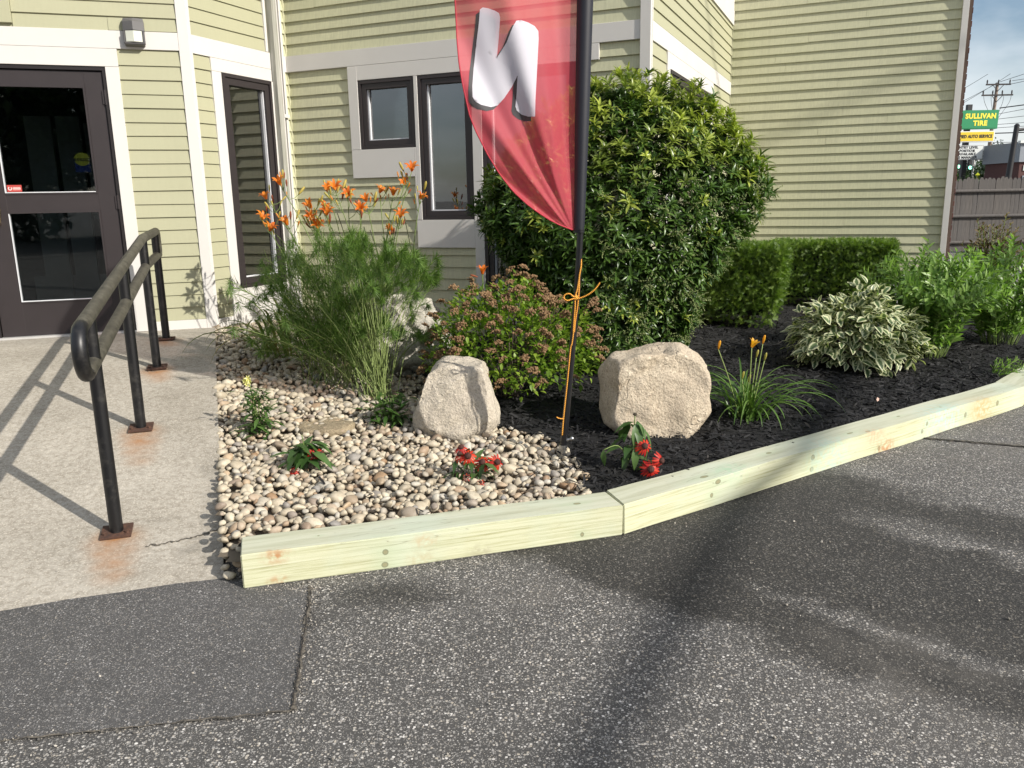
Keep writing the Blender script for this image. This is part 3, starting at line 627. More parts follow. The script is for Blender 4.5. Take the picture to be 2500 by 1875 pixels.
# windows
def window(W, t0, t1, z0, z1, label, blind=False, fr=.05, sash=.045, depth=1.6, ref=M_GLASS, dcol=M_INT):
    mb = MB(); f = fr
    W.box(mb, t0, t1, z1-f*.55, z1, -.10, .030); W.box(mb, t0, t1, z0, z0+f*.55, -.10, .030); W.box(mb, t0, t0+f*.55, z0+f*.55, z1-f*.55, -.10, .030); W.box(mb, t1-f*.55, t1, z0+f*.55, z1-f*.55, -.10, .030)
    o = link('window', mb.mesh('window', M_BROWN), BLD); o.location = (2, -8, 0)
    if label: o['label'] = label
    g = f*.55+.002; mb = MB(); T0, T1, Z0, Z1 = t0+g, t1-g, z0+g, z1-g; s_ = sash
    W.box(mb, T0, T1, Z1-s_, Z1, -.06, .018); W.box(mb, T0, T1, Z0, Z0+s_, -.06, .018); W.box(mb, T0, T0+s_, Z0+s_, Z1-s_, -.06, .018); W.box(mb, T1-s_, T1, Z0+s_, Z1-s_, -.06, .018)
    link('sash', mb.mesh('sash', M_BROWN), o)
    mb = MB(); W.box(mb, T0+s_+.0005, T0+s_+.014, Z0+s_, Z1-s_, -.055, -.001); W.box(mb, T0+s_+.015, T1-s_-.0005, Z0+s_, Z0+s_+.010, -.055, -.001); W.box(mb, T1-s_-.010, T1-s_-.0005, Z0+s_+.011, Z1-s_, -.055, -.001)
    link('glazing_bead', mb.mesh('glazing_bead', M_INTW), o)
    mb = MB(); W.box(mb, T0+s_-.002, T1-s_+.002, Z0+s_-.002, Z1-s_+.002, -.030, -.024); link('pane', mb.mesh('pane', ref), o)
    mb = MB(); e_ = .12
    W.box(mb, t0-e_, t1+e_, z0-.3, z1+.2, -depth-.02, -depth); W.box(mb, t0-e_, t1+e_, z1+.2, z1+.22, -depth, -.13); W.box(mb, t0-e_, t1+e_, z0-.32, z0-.3, -depth, -.13); W.box(mb, t0-e_-.02, t0-e_, z0-.3, z1+.2, -depth, -.13); W.box(mb, t1+e_, t1+e_+.02, z0-.3, z1+.2, -depth, -.13)
    link('room', mb.mesh('room', dcol), o)
    if blind:
        nsl = int((Z1-Z0-2*s_)/.026); me = None
        for i in range(nsl):
            if me is None: m2 = MB(); m2.box((0, 0, 0), (T1-T0-2*s_-.04, .022, .0015)); me = m2.mesh('blind_slat', M_INTW)
            b_ = link('blind_slat', me, o); b_.location = W.P((T0+T1)/2, Z0+s_+.012+i*.026, -.085); b_.rotation_euler = (R(58), 0, math.atan2(W.e[1], W.e[0]))
    return o
window(W2, .339, .956, .753, 2.529, 'tall narrow bronze window beside the downspout', sash=.055, depth=1.2)
window(W3, .775, 1.339, 1.926, 2.511, 'small square bronze window with a blind', blind=True)
window(W3, 1.377, 1.889, 1.303, 2.511, 'larger bronze window half hidden by the flag')
window(W3, 1.981, 2.799, .621, 2.511, 'bronze window hidden behind the big shrub')
window(W4, .661, 2.599, 1.001, 2.499, None)
# glass door
mb = MB(); W1.box(mb, -1.028, -.032, 2.485, 2.512, -.09, .012); W1.box(mb, -1.028, -1.005, .465, 2.485, -.09, .012); W1.box(mb, -.055, -.032, .465, 2.485, -.09, .012)
DF = link('door_frame', mb.mesh('door_frame', M_DBROWN), BLD); DF.location = (2, -8, 0)
mb = MB(); dz0, dz1, dt0, dt1 = .478, 2.478, -1.000, -.060
W1.box(mb, dt0, -.835, dz0, dz1, -.052, -.006, .002); W1.box(mb, -.192, dt1, dz0, dz1, -.052, -.006, .002)
for z0, z1 in ((dz0, .735), (1.445, 1.57), (2.375, dz1)): W1.box(mb, -.835, -.192, z0, z1, -.052, -.0065)
DOOR = link('door', mb.mesh('door', M_BROWN), BLD); DOOR.location = (2, -8, 0); DOOR['label'] = 'dark bronze framed glass entrance door'
for z0, z1 in ((.735, 1.445), (1.57, 2.375)):
    mb = MB(); W1.box(mb, -.835, -.192, z0, z0+.012, -.04, -.001); W1.box(mb, -.835, -.192, z1-.018, z1, -.04, -.001); W1.box(mb, -.206, -.192, z0+.012, z1-.018, -.04, -.001)
    link('glazing_stop', mb.mesh('glazing_stop', M_BROWN), DOOR)
    mb = MB(); W1.box(mb, -.835, -.829, z0+.012, z1-.018, -.04, -.001); W1.box(mb, -.829, -.206, z0+.012, z0+.018, -.038, -.0015); link('glazing_bead', mb.mesh('glazing_bead', M_INTW), DOOR)
    mb = MB(); W1.box(mb, -.834, -.193, z0, z1, -.030, -.024); link('pane', mb.mesh('pane', M_DGLASS), DOOR)
for z in (.62, 1.50, 2.29):
    mb = MB(); mb.tube([W1.P(-.052, z-.055, .006), W1.P(-.052, z+.055, .006)], .010, 8); W1.box(mb, -.075, -.058, z-.05, z+.05, -.006, .004)
    link('hinge', mb.mesh('hinge', M_BROWN, autosmooth=40), DOOR)
mb = MB(); mb.tube([W1.P(-.90, 1.62, -.004), W1.P(-.90, 1.62, .05), W1.P(-.885, 1.60, .065), W1.P(-.875, 1.52, .07), W1.P(-.875, 1.45, .07), W1.P(-.885, 1.37, .065), W1.P(-.90, 1.35, .05), W1.P(-.90, 1.35, -.004)], .010, 10); link('pull_handle', mb.mesh('pull_handle', M_BRASS, autosmooth=50), DOOR)
M_RED = flat('sticker_red', (.42, .06, .05), .4); M_YEL = flat('sticker_yellow', (.32, .29, .03), .4); M_BLU = flat('sticker_blue', (.01, .02, .12), .4); M_WHT = flat('sticker_white', (.7, .62, .58), .4); M_BLK = flat('sticker_black', (.01, .01, .01), .4)
def wall_text(W, body, t, z, d, size, mat, parent, bold=0):
    c = bpy.data.curves.new('lettering', 'FONT'); c.body = body; c.size = size; c.align_x = 'CENTER'; c.align_y = 'CENTER'; c.extrude = .0004; c.offset = bold
    o = bpy.data.objects.new('lettering', c); COL.objects.link(o); dg = bpy.context.evaluated_depsgraph_get(); me = bpy.data.meshes.new_from_object(o.evaluated_get(dg)); bpy.data.objects.remove(o)
    me.materials.clear(); me.materials.append(mat); q = link('lettering', me, parent)
    M4 = Matrix(((W.e[0], 0, W.m[0], 0), (W.e[1], 0, W.m[1], 0), (0, 1, 0, 0), (0, 0, 0, 1))); M4.translation = W.P(t, z, d); q.matrix_basis = M4; return q
mb = MB(); W1.box(mb, -.822, -.722, 1.592, 1.642, -.0235, -.0225); st = link('sticker', mb.mesh('sticker', M_RED), DOOR); st['label'] = 'small red sticker with a round white tick mark'
wall_mesh = MB(); 
for i in range(14):
    a0, a1 = R(110+i*300/14), R(110+(i+1)*300/14)
    pts = [W1.P(-.802+.014*math.cos(q), 1.616+.014*math.sin(q), -.0222) for q in (a0, a1)]+[W1.P(-.802+.008*math.cos(q), 1.616+.008*math.sin(q), -.0222) for q in (a1, a0)]
    wall_mesh.prism(pts, W1.P(0, 0, .0004)-W1.P(0, 0, 0))
for z, h in ((1.624, .003), (1.616, .005), (1.607, .003)): W1.box(wall_mesh, -.783, -.73, z-h/2, z+h/2, -.0222, -.0218)
link('sticker_print', wall_mesh.mesh('sticker_print', M_WHT), DOOR)
mb = MB(); W1.box(mb, -.334, -.222, 1.735, 1.83, -.0370, -.0363); link('sticker', mb.mesh('sticker', M_BLU), DOOR)['label'] = 'blue panel under a round yellow caution sticker'
mb = MB(); mb.prism([W1.P(-.278+.058*math.cos(q*.2618), 1.832+.050*math.sin(q*.2618), -.0350) for q in range(24)], W1.P(0, 0, .0006)-W1.P(0, 0, 0)); link('sticker', mb.mesh('sticker', M_YEL), DOOR)['label'] = 'round yellow caution sticker'
mb = MB(); W1.box(mb, -.336, -.221, 1.817, 1.839, -.0340, -.0336); link('sticker_band', mb.mesh('sticker_band', M_BLK), DOOR)
wall_text(W1, 'CAUTION', -.278, 1.828, -.0333, .021, M_YEL, DOOR, .0004)
W1.part('threshold', -1.03, -.03, .461, .476, -.10, .05, flat('threshold_aluminium', (.55, .54, .52), .5, .3))
# vestibule behind the glass door
mb = MB(); W1.box(mb, -1.6, .45, .3, 2.7, -2.02, -2.0); W1.box(mb, -1.62, -1.6, .3, 2.7, -2, -.13); W1.box(mb, .45, .47, .3, 2.7, -2, -.13); W1.box(mb, -1.6, .45, 2.7, 2.72, -2, -.13); W1.box(mb, -1.6, .45, .42, .44, -2, -.13)
o = link('vestibule', mb.mesh('vestibule', M_INT), BLD); o.location = (2, -8, 0)
mb = MB(); W1.box(mb, -.98, -.76, .44, 2.3, -1.7, -1.62); W1.box(mb, -.72, -.52, .44, 2.3, -1.7, -1.62); W1.box(mb, -1.1, .3, .44, .82, -1.72, -1.705)
W1.box(mb, -.50, .05, 1.35, 2.25, -1.76, -1.72)
o = link('inner_door', mb.mesh('inner_door', M_INTW), BLD); o.location = (2, -8, 0)
# wall pack lamp
WL = thing('wall_lamp', 'dark grey wall pack lamp with a frosted lens above the siding by the door', 'lamp', W1.P(.205, 2.66, .02))
M_LH = flat('lamp_housing', (.115, .112, .112), .5, 0, .1)
def wl(poly, t0, t1, mat, name, sm=None):
    off = -Vector(W1.P(.205, 2.66, .02)); mb = MB(); mb.prism([W1.P(t0, z, d)+off for z, d in poly], W1.P(t1, 0, 0)-W1.P(t0, 0, 0)); bmesh.ops.bevel(mb.bm, geom=list(mb.bm.edges), offset=.004, segments=2, affect='EDGES'); return link(name, mb.mesh(name, mat), WL)
off = -Vector(W1.P(.205, 2.66, .02))
mb = MB()
prof = [(.130, 0.021), (.130, .055), (.205, .10), (.280, .055), (.280, .021)]
def ring(z, sc, dsc): return [W1.P(.205+(t-.205)*sc, z, .021+(d-.021)*dsc)+off for t, d in prof]
r0, r1_, r2_, r3 = ring(2.862, .92, .55), ring(2.835, 1.0, 1.0), ring(2.772, 1.0, 1.05), ring(2.768, .98, .9)
vs_ = [[mb.bm.verts.new(p) for p in r] for r in (r0, r1_, r2_)]
for i in range(2):
    for j in range(4): mb.bm.faces.new((vs_[i][j], vs_[i][j+1], vs_[i+1][j+1], vs_[i+1][j]))
mb.bm.faces.new(vs_[0]); mb.bm.faces.new(vs_[2][::-1])
for j in (0,): mb.bm.faces.new((vs_[0][0], vs_[1][0], vs_[1][4], vs_[0][4])); mb.bm.faces.new((vs_[1][0], vs_[2][0], vs_[2][4], vs_[1][4]))
link('hood', mb.mesh('hood', M_LH), WL)
wl([(2.672, .021), (2.768, .021), (2.768, .040), (2.672, .040)], .132, .278, M_LH, 'backplate')
wl([(2.672, .0405), (2.768, .0405), (2.768, .075), (2.68, .070)], .130, .146, M_LH, 'side_frame'); wl([(2.672, .0405), (2.768, .0405), (2.768, .075), (2.68, .070)], .264, .280, M_LH, 'side_frame'); wl([(2.660, .0215), (2.683, .0215), (2.686, .088), (2.670, .082)], .135, .275, M_LH, 'bottom_lip')
k = NT('frosted_lens'); k.set(Base_Color=(.74, .76, .66, 1), Roughness=.35, Transmission_Weight=.25); M_LENS = k.m
mb = MB(); mb.prism([W1.P(t, 2.689, d)+off for t, d in ((.1475, .041), (.1475, .076), (.205, .098), (.2625, .076), (.2625, .041))], (0, 0, .078)); link('lens', mb.mesh('lens', M_LENS), WL)

# ------------------------------------------------------------------ pipe handrail
M_PIPE = None
k = NT('worn_black_paint'); v = k.coord('Object'); n = k.noise(v, 14, 6, .7); n2_ = k.noise(k.coord('Object', (1, 1, .2)), 60, 4, .6)
k.color(k.mix(k.ramp(n, [(.52, (0,)*3), (.72, (1,)*3)]), (.006, .006, .007), (.035, .033, .030))); k.set(Roughness=.42); k.bump(n, .06, .003); M_PIPE = k.m
k = NT('worn_rail_metal'); v = k.coord('Object'); n = k.noise(v, 20, 6, .7); n3 = k.noise(v, 5, 3)
k.color(k.ramp(n, [(.25, (.018, .017, .014)), (.5, (.075, .069, .053)), (.8, (.15, .14, .11))])); k.set(Roughness=.5, Metallic=.25); k.bump(n, .10, .003); M_RAIL = k.m
k = NT('rusty_plate'); v = k.coord('Object'); k.color(k.ramp(k.noise(v, 40, 6, .7), [(.3, (.035, .020, .015)), (.55, (.075, .035, .022)), (.75, (.14, .065, .035))])); k.set(Roughness=.85); k.bump(k.noise(v, 90, 4), .4, .003); M_RUST = k.m
PO = [(-1.7548, 3.367, .0575), (-2.097, 4.4365, .2383), (-2.421, 5.4605, .3833), (-2.6676, 6.2365, .455)]
HR = thing('pipe_handrail', 'black pipe handrail with two worn rails and four posts along the ramp', 'handrail', PO[0])
D3 = Vector((-.3031, .9530, 0)); P0 = Vector(PO[0][:2]+(0,))
def hp(s_, z): q = P0+D3*s_; return Vector((q.x, q.y, z))-Vector(PO[0])
rt_top = lambda s_: 1.020+.1075*s_ if s_ < 2.19 else 1.2554+.022*(s_-2.19)
rt_low = lambda s_: .828+.1108*s_ if s_ < 2.25 else 1.0773+.03*(s_-2.25)
RP = .0295
mb = MB(); mb.tube([hp(s_, rt_top(s_)) for s_ in (-.17, .3, .8, 1.3, 1.8, 2.14, 2.19, 2.24, 2.7, 3.10)], RP, 16); link('top_rail', mb.mesh('top_rail', M_RAIL, autosmooth=50), HR)
mb = MB(); mb.tube([hp(s_, rt_low(s_)) for s_ in (-.17, .3, .8, 1.3, 1.8, 2.2, 2.25, 2.3, 2.7, 3.12)], RP, 16); link('lower_rail', mb.mesh('lower_rail', M_RAIL, autosmooth=50), HR)
zt, zb = rt_top(-.17), rt_low(-.17); zm = (zt+zb)/2; rr = (zt-zb)/2
mb = MB(); mb.tube([hp(-.172, zt)]+[hp(-.172-rr*.9*math.sin(q), zm+rr*math.cos(q)) for q in [math.pi*i/12 for i in range(1, 12)]]+[hp(-.172, zb)], RP+.0006, 16); link('end_loop', mb.mesh('end_loop', M_PIPE, autosmooth=50), HR)
mb = MB(); mb.tube([hp(3.11, rt_top(3.11)+.0), hp(3.14, rt_top(3.12)-.02), hp(3.15, rt_low(3.12)+.03), hp(3.12, rt_low(3.12)+.002)], RP-.001, 14); link('end_loop', mb.mesh('end_loop', M_RAIL, autosmooth=60), HR)
slope_q = Vector((-.3031, .953, .14)).normalized()
for i, p in enumerate(PO):
    s_ = (Vector(p[:2]+(0,))-P0).dot(D3); b0 = Vector(p)-Vector(PO[0])
    mb = MB(); mb.tube([b0+Vector((0, 0, .006)), hp(s_, rt_top(s_)-.004)], RP-.0015, 16); po = link('post', mb.mesh('post', M_PIPE, autosmooth=50), HR)
    mb = MB(); sl = 0 if i == 3 else math.atan(.14 if i < 2 else .1)
    rotm = Matrix.Rotation(math.atan2(d2[1], d2[0]), 3, 'Z') @ Matrix.Rotation(sl, 3, 'X'); mb.box(b0+Vector((0, 0, .009)), (.125, .115, .011), rotm, .002); bp = link('base_plate', mb.mesh('base_plate', M_RUST), po)
    for sx in (-1, 1):
        mb = MB(); q = b0+rotm @ Vector((sx*.045, -.03, .0)); mb.tube([q+Vector((0, 0, .006)), q+Vector((0, 0, .024))], .009, 6); link('anchor_bolt', mb.mesh('anchor_bolt', M_RUST), po)

# ------------------------------------------------------------------ boulders
from mathutils import noise as mnoise
def m_granite(name, c0, c1, dark, lichen=None):
    k = NT(name); v = k.coord('Object'); n = k.noise(v, 5, 6, .65); sp = k.noise(v, 90, 4, .7); s2 = k.noise(v, 40, 4, .6)
    c = k.ramp(n, [(.3, c0), (.7, c1)]); c = k.mix(k.ramp(sp, [(.36, (.8,)*3), (.5, (0,)*3)]), c, dark); c = k.mix(k.math('MULTIPLY', k.ramp(s2, [(.56, (0,)*3), (.7, (1,)*3)]), .6), c, tuple(min(1, x*1.35) for x in c1))
    pt_ = k.noise(v, 2.6, 4, .6); c = k.mix(k.math('MULTIPLY', k.ramp(pt_, [(.50, (0,)*3), (.62, (1,)*3)]), .45), c, tuple(x*f for x, f in zip(c0, (.80, .78, .80)))); ckk = k.math('ABSOLUTE', k.math('SUBTRACT', k.noise(v, 2.1, 3, .55), .5)); cm_ = k.math('MULTIPLY', k.ramp(ckk, [(.0, (1,)*3), (.005, (0,)*3)]), k.ramp(pt_, [(.42, (1,)*3), (.52, (0,)*3)])); c = k.mix(k.math('MULTIPLY', cm_, .55), c, tuple(x*.4 for x in c0))
    k.color(c); k.bump(k.math('SUBTRACT', k.math('ADD', k.math('MULTIPLY', sp, .5), k.math('ADD', s2, k.noise(v, 14, 6, .7))), k.math('MULTIPLY', cm_, .8)), .85, .014); return k.set(Roughness=.82)
def boulder(name, label, loc, planes, size, seed, mat, rough=.05, sub=5, rotz=0, grooves=()):
    """start from a sphere, cut by planes (normal, offset) for broken faces, then roughen"""
    bm = bmesh.new(); bmesh.ops.create_icosphere(bm, subdivisions=sub, radius=1)
    for v_ in bm.verts:
        p = v_.co.copy(); p = Vector((math.copysign(abs(p.x)**.8, p.x), math.copysign(abs(p.y)**.8, p.y), math.copysign(abs(p.z)**.8, p.z)))
        for nn, h in planes:
            nn = Vector(nn).normalized(); d = p.dot(nn)-h
            if d > 0: p -= nn*d*.96
        v_.co = Vector((p.x*size[0], p.y*size[1], p.z*size[2]))
    bmesh.ops.smooth_vert(bm, verts=bm.verts, factor=.5, use_axis_x=True, use_axis_y=True, use_axis_z=True)
    bm.normal_update()
    for v_ in bm.verts:
        q = v_.co*(1/max(size)); a = mnoise.fractal(q*1.6+Vector((seed, 0, 0)), 1, 2, 5)*rough+mnoise.fractal(q*7+Vector((0, seed, 0)), .9, 2, 4)*rough*.30
        for (g0, gn, gw, gd) in grooves:
            dd_ = abs((v_.co-Vector(g0)).dot(Vector(gn).normalized())); a -= gd*math.exp(-(dd_/gw)**2)*(1 if v_.co.y < .05 else 0)
        v_.co += v_.normal*a
    me = bpy.data.meshes.new(name); bm.to_mesh(me); bm.free(); me.materials.append(mat); me.polygons.foreach_set('use_smooth', [True]*len(me.polygons))
    o = link(name, me); o.location = loc; o.rotation_euler[2] = rotz; return tag(o, label, 'boulder')
M_GR1 = m_granite('tan_granite', (.45, .37, .265), (.60, .52, .40), (.22, .165, .12)); M_GR2 = m_granite('grey_tan_granite', (.44, .385, .30), (.60, .54, .44), (.24, .215, .19)); M_GR3 = m_granite('white_granite', (.46, .43, .36), (.62, .59, .52), (.22, .21, .19)); M_FLAT = m_granite('brown_flagstone', (.26, .21, .13), (.38, .31, .20), (.16, .11, .07))
boulder('boulder', 'large rounded tan granite boulder sitting on black mulch behind red coneflower', (.825, 4.60, .345), [((0, -1, .12), .66), ((.55, -.1, .85), .98), ((-.97, -.1, .10), .84), ((-.12, 0, 1), .84), ((.95, -.1, .1), .92), ((.8, -.3, -.6), .98), ((-.6, -.2, -.7), 1.0)], (.335, .27, .305), 3.1, M_GR1, .022, 5, R(4), [((-.2, -.2, .1), (.55, 0, -.8), .012, .022), ((-.25, -.2, -.03), (.5, 0, .85), .008, .012)])
boulder('boulder', 'upright flat topped grey tan boulder standing in river pebbles', (-.325, 4.64, .315), [((0, -1, .30), .74), ((0, 0, 1), .80), ((-.88, 0, .40), .76), ((.95, 0, .26), .80), ((-.5, 0, .9), .84)], (.262, .24, .29), 8.7, M_GR2, .020, 5, R(-3))
boulder('boulder', 'low white boulder behind the feathery green plant', (-.75, 5.95, .50), [((0, -1, .35), .75), ((.3, 0, 1), .84), ((.8, -.4, .4), .86)], (.29, .25, .31), 5.3, M_GR3, .06, 5, R(12), [((.05, -.2, 0), (.8, 0, .5), .02, .05)])
fs = boulder('flat_stone', 'flat brown fieldstone sunk level with the river pebbles', (-1.09, 4.60, .185), [((0, 0, 1), .45)], (.165, .15, .05), 2.2, M_FLAT, .012, 4); fs['category'] = 'stone'

# ------------------------------------------------------------------ feather flag
FLG = thing('feather_flag', 'red feather flag with a reversed white letter N on a black pole', 'flag', (.262, 4.101, .05))
FO = Vector((.262, 4.101, .05))
M_BLKP = flat('black_pole', (.010, .010, .012), .28, 0, .1); M_SLV = flat('black_sleeve', (.008, .009, .016), .55, 0, .25)
def axis(z): return .2575+(z-.12)*.0905 if z < 1.30 else .3645-.0115+(z-1.30)*.0285
mb = MB(); mb.tube([Vector((axis(z), 4.101, z))-FO for z in (.19, .6, 1.0, 1.32)], [.0185, .0175, .0165, .016], 14); link('pole', mb.mesh('pole', M_BLKP, autosmooth=50), FLG)
zs = [1.30, 1.36, 1.5, 1.8, 2.1, 2.4, 2.8, 3.2, 3.6]
mb = MB()
mb.tube([Vector((.347+(z-1.30)*.0265, 4.101, z))-FO for z in zs], [.024, .0275, .029, .0345, .0365, .039, .038, .034, .026], 14); link('sleeve', mb.mesh('sleeve', M_SLV, autosmooth=50), FLG)
mb = MB()
for z in (1.296, 1.306): mb.tube([Vector((.347, 4.101, z))-FO, Vector((.347, 4.101, z+.006))-FO], .0275, 16)
link('collar', mb.mesh('collar', M_BLKP, autosmooth=50), FLG)
mb = MB(); mb.tube([Vector((.2565, 4.101, .05))-FO, Vector((axis(.20), 4.101, .205))-FO], .014, 10); mb.tube([Vector((.262, 4.101, .185))-FO, Vector((.263, 4.101, .20))-FO], .023, 14); mb.tube([Vector((.27, 4.098, .225))-FO, Vector((.305, 4.09, .235))-FO], .009, 8); mb.ico(Vector((.307, 4.09, .236))-FO, .013, 2)
link('ground_spike', mb.mesh('ground_spike', M_STEEL, autosmooth=50), FLG)
EDGE = [(1.306, .321), (1.327, .258), (1.368, .177), (1.429, .087), (1.499, .008), (1.584, -.06), (1.676, -.118), (1.778, -.17), (1.844, -.196), (1.966, -.222), (2.068, -.238), (2.177, -.246), (2.267, -.248), (2.374, -.25), (2.6, -.242), (2.9, -.20), (3.2, -.11), (3.45, .05), (3.6, .22), (3.68, .40)]
ez = [e[0] for e in EDGE]; exx = [.34-(.34-e[1])*.962 for e in EDGE]
def fleft(z): return float(np.interp(z, ez, exx))
def fright(z): return .347+(z-1.30)*.0265-.020
def fdisp(x, z):
    """folds fan out from the lower corner of the cloth"""
    dx, dz = .335-x, z-1.29; ang = math.atan2(dx, dz+.02); rr_ = math.hypot(dx, dz); am = .060*min(1, rr_/.40)*min(1, dx/.12)
    return am*(math.sin(ang*15+.9*math.sin(rr_*2.4))*.46+.10*math.sin(ang*41+rr_*5)+.58*math.sin(ang*8.0+1.2+rr_*1.1))-.30*dx
NZ_, NX_ = 150, 90; V = []
for i in range(NZ_+1):
    q = i/NZ_; z = 1.3065+(3.66-1.3065)*(q**1.25)
    l_, r_ = fleft(z), fright(z)
    for j in range(NX_+1): x = l_+(r_-l_)*j/NX_; V.append((x-FO.x, 4.101+fdisp(x, z)-FO.y, z-FO.z))
F = [(i*(NX_+1)+j, i*(NX_+1)+j+1, (i+1)*(NX_+1)+j+1, (i+1)*(NX_+1)+j) for i in range(NZ_) for j in range(NX_)]
def m_cloth(name, col, tr=.16, tl=.45):
    k = NT(name); v = k.coord('Object'); n = k.noise(v, 6, 4); wv = k.noise(v, 420, 2); k.bump(wv, .25, .002)
    c = k.mix(n, tuple(x*.9 for x in col), tuple(min(1, x*1.08) for x in col)); k.color(c); k.set(Roughness=.6); k.b.inputs['Sheen Weight'].default_value = .2
    t = k.new('BsdfTranslucent'); k.link(c, t.inputs[0]); m1 = k.new('MixShader'); m1.inputs[0].default_value = tl; k.link(k.b.outputs[0], m1.inputs[1]); k.link(t.outputs[0], m1.inputs[2])
    p = k.new('BsdfTransparent'); p.inputs[0].default_value = (.85, .72, .72, 1); m2 = k.new('MixShader'); m2.inputs[0].default_value = tr; k.link(m1.outputs[0], m2.inputs[1]); k.link(p.outputs[0], m2.inputs[2]); k.link(m2.outputs[0], k.out.inputs[0]); return k.m
M_FRED = m_cloth('red_flag_cloth', (.70, .09, .125), .34, .34); M_FWH = m_cloth('white_flag_print', (.80, .78, .86), .12, .30); M_FGR = m_cloth('grey_flag_print', (.045, .05, .055), .12, .2)
CL = link('cloth', add_faces_mesh('cloth', V, F, M_FRED, True), FLG)
NL = [(-.112, 2.299), (-.099, 2.307), (-.075, 2.303), (-.045, 2.292), (-.027, 2.281), (-.022, 2.264), (-.024, 2.241), (-.03, 2.184), (-.041, 2.098), (.006, 2.161), (.035, 2.223), (.051, 2.248), (.072, 2.253), (.105, 2.247), (.135, 2.235), (.152, 2.215), (.153, 2.181), (.144, 2.049), (.134, 1.909), (.132, 1.838), (.099, 1.84), (.069, 1.851), (.047, 1.869), (.041, 1.887), (.048, 1.946), (.053, 2.019), (.027, 1.975), (-.011, 1.923), (-.042, 1.892), (-.073, 1.883), (-.117, 1.891), (-.144, 1.905), (-.156, 1.926), (-.156, 1.973), (-.149, 2.054), (-.134, 2.158), (-.119, 2.243)]
def print_patch(name, poly, offy, mat, dx=0, dz=0):
    # raster the outline into small cells so that it follows the folds, edges clipped to the outline
    bm = bmesh.new(); f = bm.faces.new([bm.verts.new((x+dx, 0, z+dz)) for x, z in poly])
    bm.normal_update(); bmesh.ops.triangulate(bm, faces=[f], ngon_method='EAR_CLIP')
    xs = [p[0]+dx for p in poly]; zs_ = [p[1]+dz for p in poly]
    st_ = .012
    x = min(xs)+st_
    while x < max(xs): bmesh.ops.bisect_plane(bm, geom=list(bm.verts)+list(bm.edges)+list(bm.faces), plane_co=(x, 0, 0), plane_no=(1, 0, 0)); x += st_
    z = min(zs_)+.02
    while z < max(zs_): bmesh.ops.bisect_plane(bm, geom=list(bm.verts)+list(bm.edges)+list(bm.faces), plane_co=(0, 0, z), plane_no=(0, 0, 1)); z += .02
    for v_ in bm.verts: v_.co = Vector((v_.co.x, 4.101+fdisp(v_.co.x, v_.co.z)-offy, v_.co.z))-FO
    bmesh.ops.recalc_face_normals(bm, faces=bm.faces)
    me = bpy.data.meshes.new(name); bm.to_mesh(me); bm.free(); me.materials.append(mat); me.polygons.foreach_set('use_smooth', [True]*len(me.polygons)); return link(name, me, CL)
print_patch('letter_shadow', NL, .0018, M_FGR, -.019, -.019); print_patch('letter', NL, .0034, M_FWH)
mb = MB(); hem = [Vector((fleft(z)+.003, 4.101+fdisp(fleft(z), z)-.002, z))-FO for z in np.linspace(1.31, 3.6, 90)]; mb.tube(hem, .0035, 5); link('hem', mb.mesh('hem', flat('hem_red', (.42, .03, .05), .7), True), CL)

# rope tied round the pole
M_ROPE = None
k = NT('orange_rope'); wv = k.new('TexWave'); wv.inputs['Scale'].default_value = 60; wv.bands_direction = 'DIAGONAL'; k.link(k.coord('Object'), wv.inputs['Vector']); k.color(k.ramp(wv.outputs['Fac'], [(.2, (.50, .17, .012)), (.8, (.85, .42, .05))])); k.bump(wv.outputs['Fac'], .5, .003); M_ROPE = k.set(Roughness=.6)
RO = Vector((.32, 4.08, .25)); RPT = thing('rope', 'orange braided cord knotted round the flag pole with a loop and a loose tail', 'rope', RO)
def sm(pts, n=6):
    pts = [Vector(p) for p in pts]; out = []
    for i in range(len(pts)-1):
        p0, p1, p2_, p3 = pts[max(0, i-1)], pts[i], pts[i+1], pts[min(len(pts)-1, i+2)]
        for j in range(n):
            t = j/n; out.append(.5*((2*p1)+(p2_-p0)*t+(2*p0-5*p1+4*p2_-p3)*t*t+(3*p1-p0-3*p2_+p3)*t**3))
    return out+[pts[-1]]
def rope(pts, r_, nm): mb = MB(); mb.tube([p-RO for p in sm(pts)], r_, 7); return link(nm, mb.mesh(nm, M_ROPE, True), RPT)
yf = 4.101-.024
rope([(.356, 4.10, 1.183), (.356, 4.085, 1.135), (.346, yf, 1.081), (.345, yf-.003, 1.032), (.341, yf-.004, .974), (.336, yf-.002, .925), (.326, yf, .86), (.320, yf, .80)], .0038, 'strand')
rope([(.346, yf, 1.081), (.336, yf-.004, 1.02), (.325, yf-.008, .981), (.324, yf-.006, .93), (.319, yf-.002, .86), (.315, yf, .80)], .0036, 'strand')
rope([(.33, yf-.012, .985), (.317, yf-.014, .983), (.294, yf-.016, .998), (.272, yf-.014, .992), (.268, yf-.014, .975), (.284, yf-.018, .964), (.31, yf-.016, .971), (.335, yf-.012, .976)], .0038, 'loop')
rope([(.33, yf-.012, .972), (.349, yf-.014, .975), (.382, yf-.02, .989), (.414, yf-.024, 1.011), (.434, yf-.026, 1.034), (.446, yf-.027, 1.052)], .0038, 'tail')
rope([(.318, yf, .81), (.308, yf-.001, .74), (.301, yf-.0005, .715), (.284, yf-.002, .543), (.264, yf-.003, .358), (.256, yf-.003, .258)], .0034, 'strand')
rope([(.266, yf-.003, .352), (.252, yf-.006, .350), (.238, yf-.008, .354), (.227, yf-.008, .360)], .0032, 'tail')
mb = MB(); mb.ico(Vector((.328, yf-.010, .978))-RO, .011, 2, (.9, .8, 1.3)); link('knot', mb.mesh('knot', M_ROPE, True), RPT)

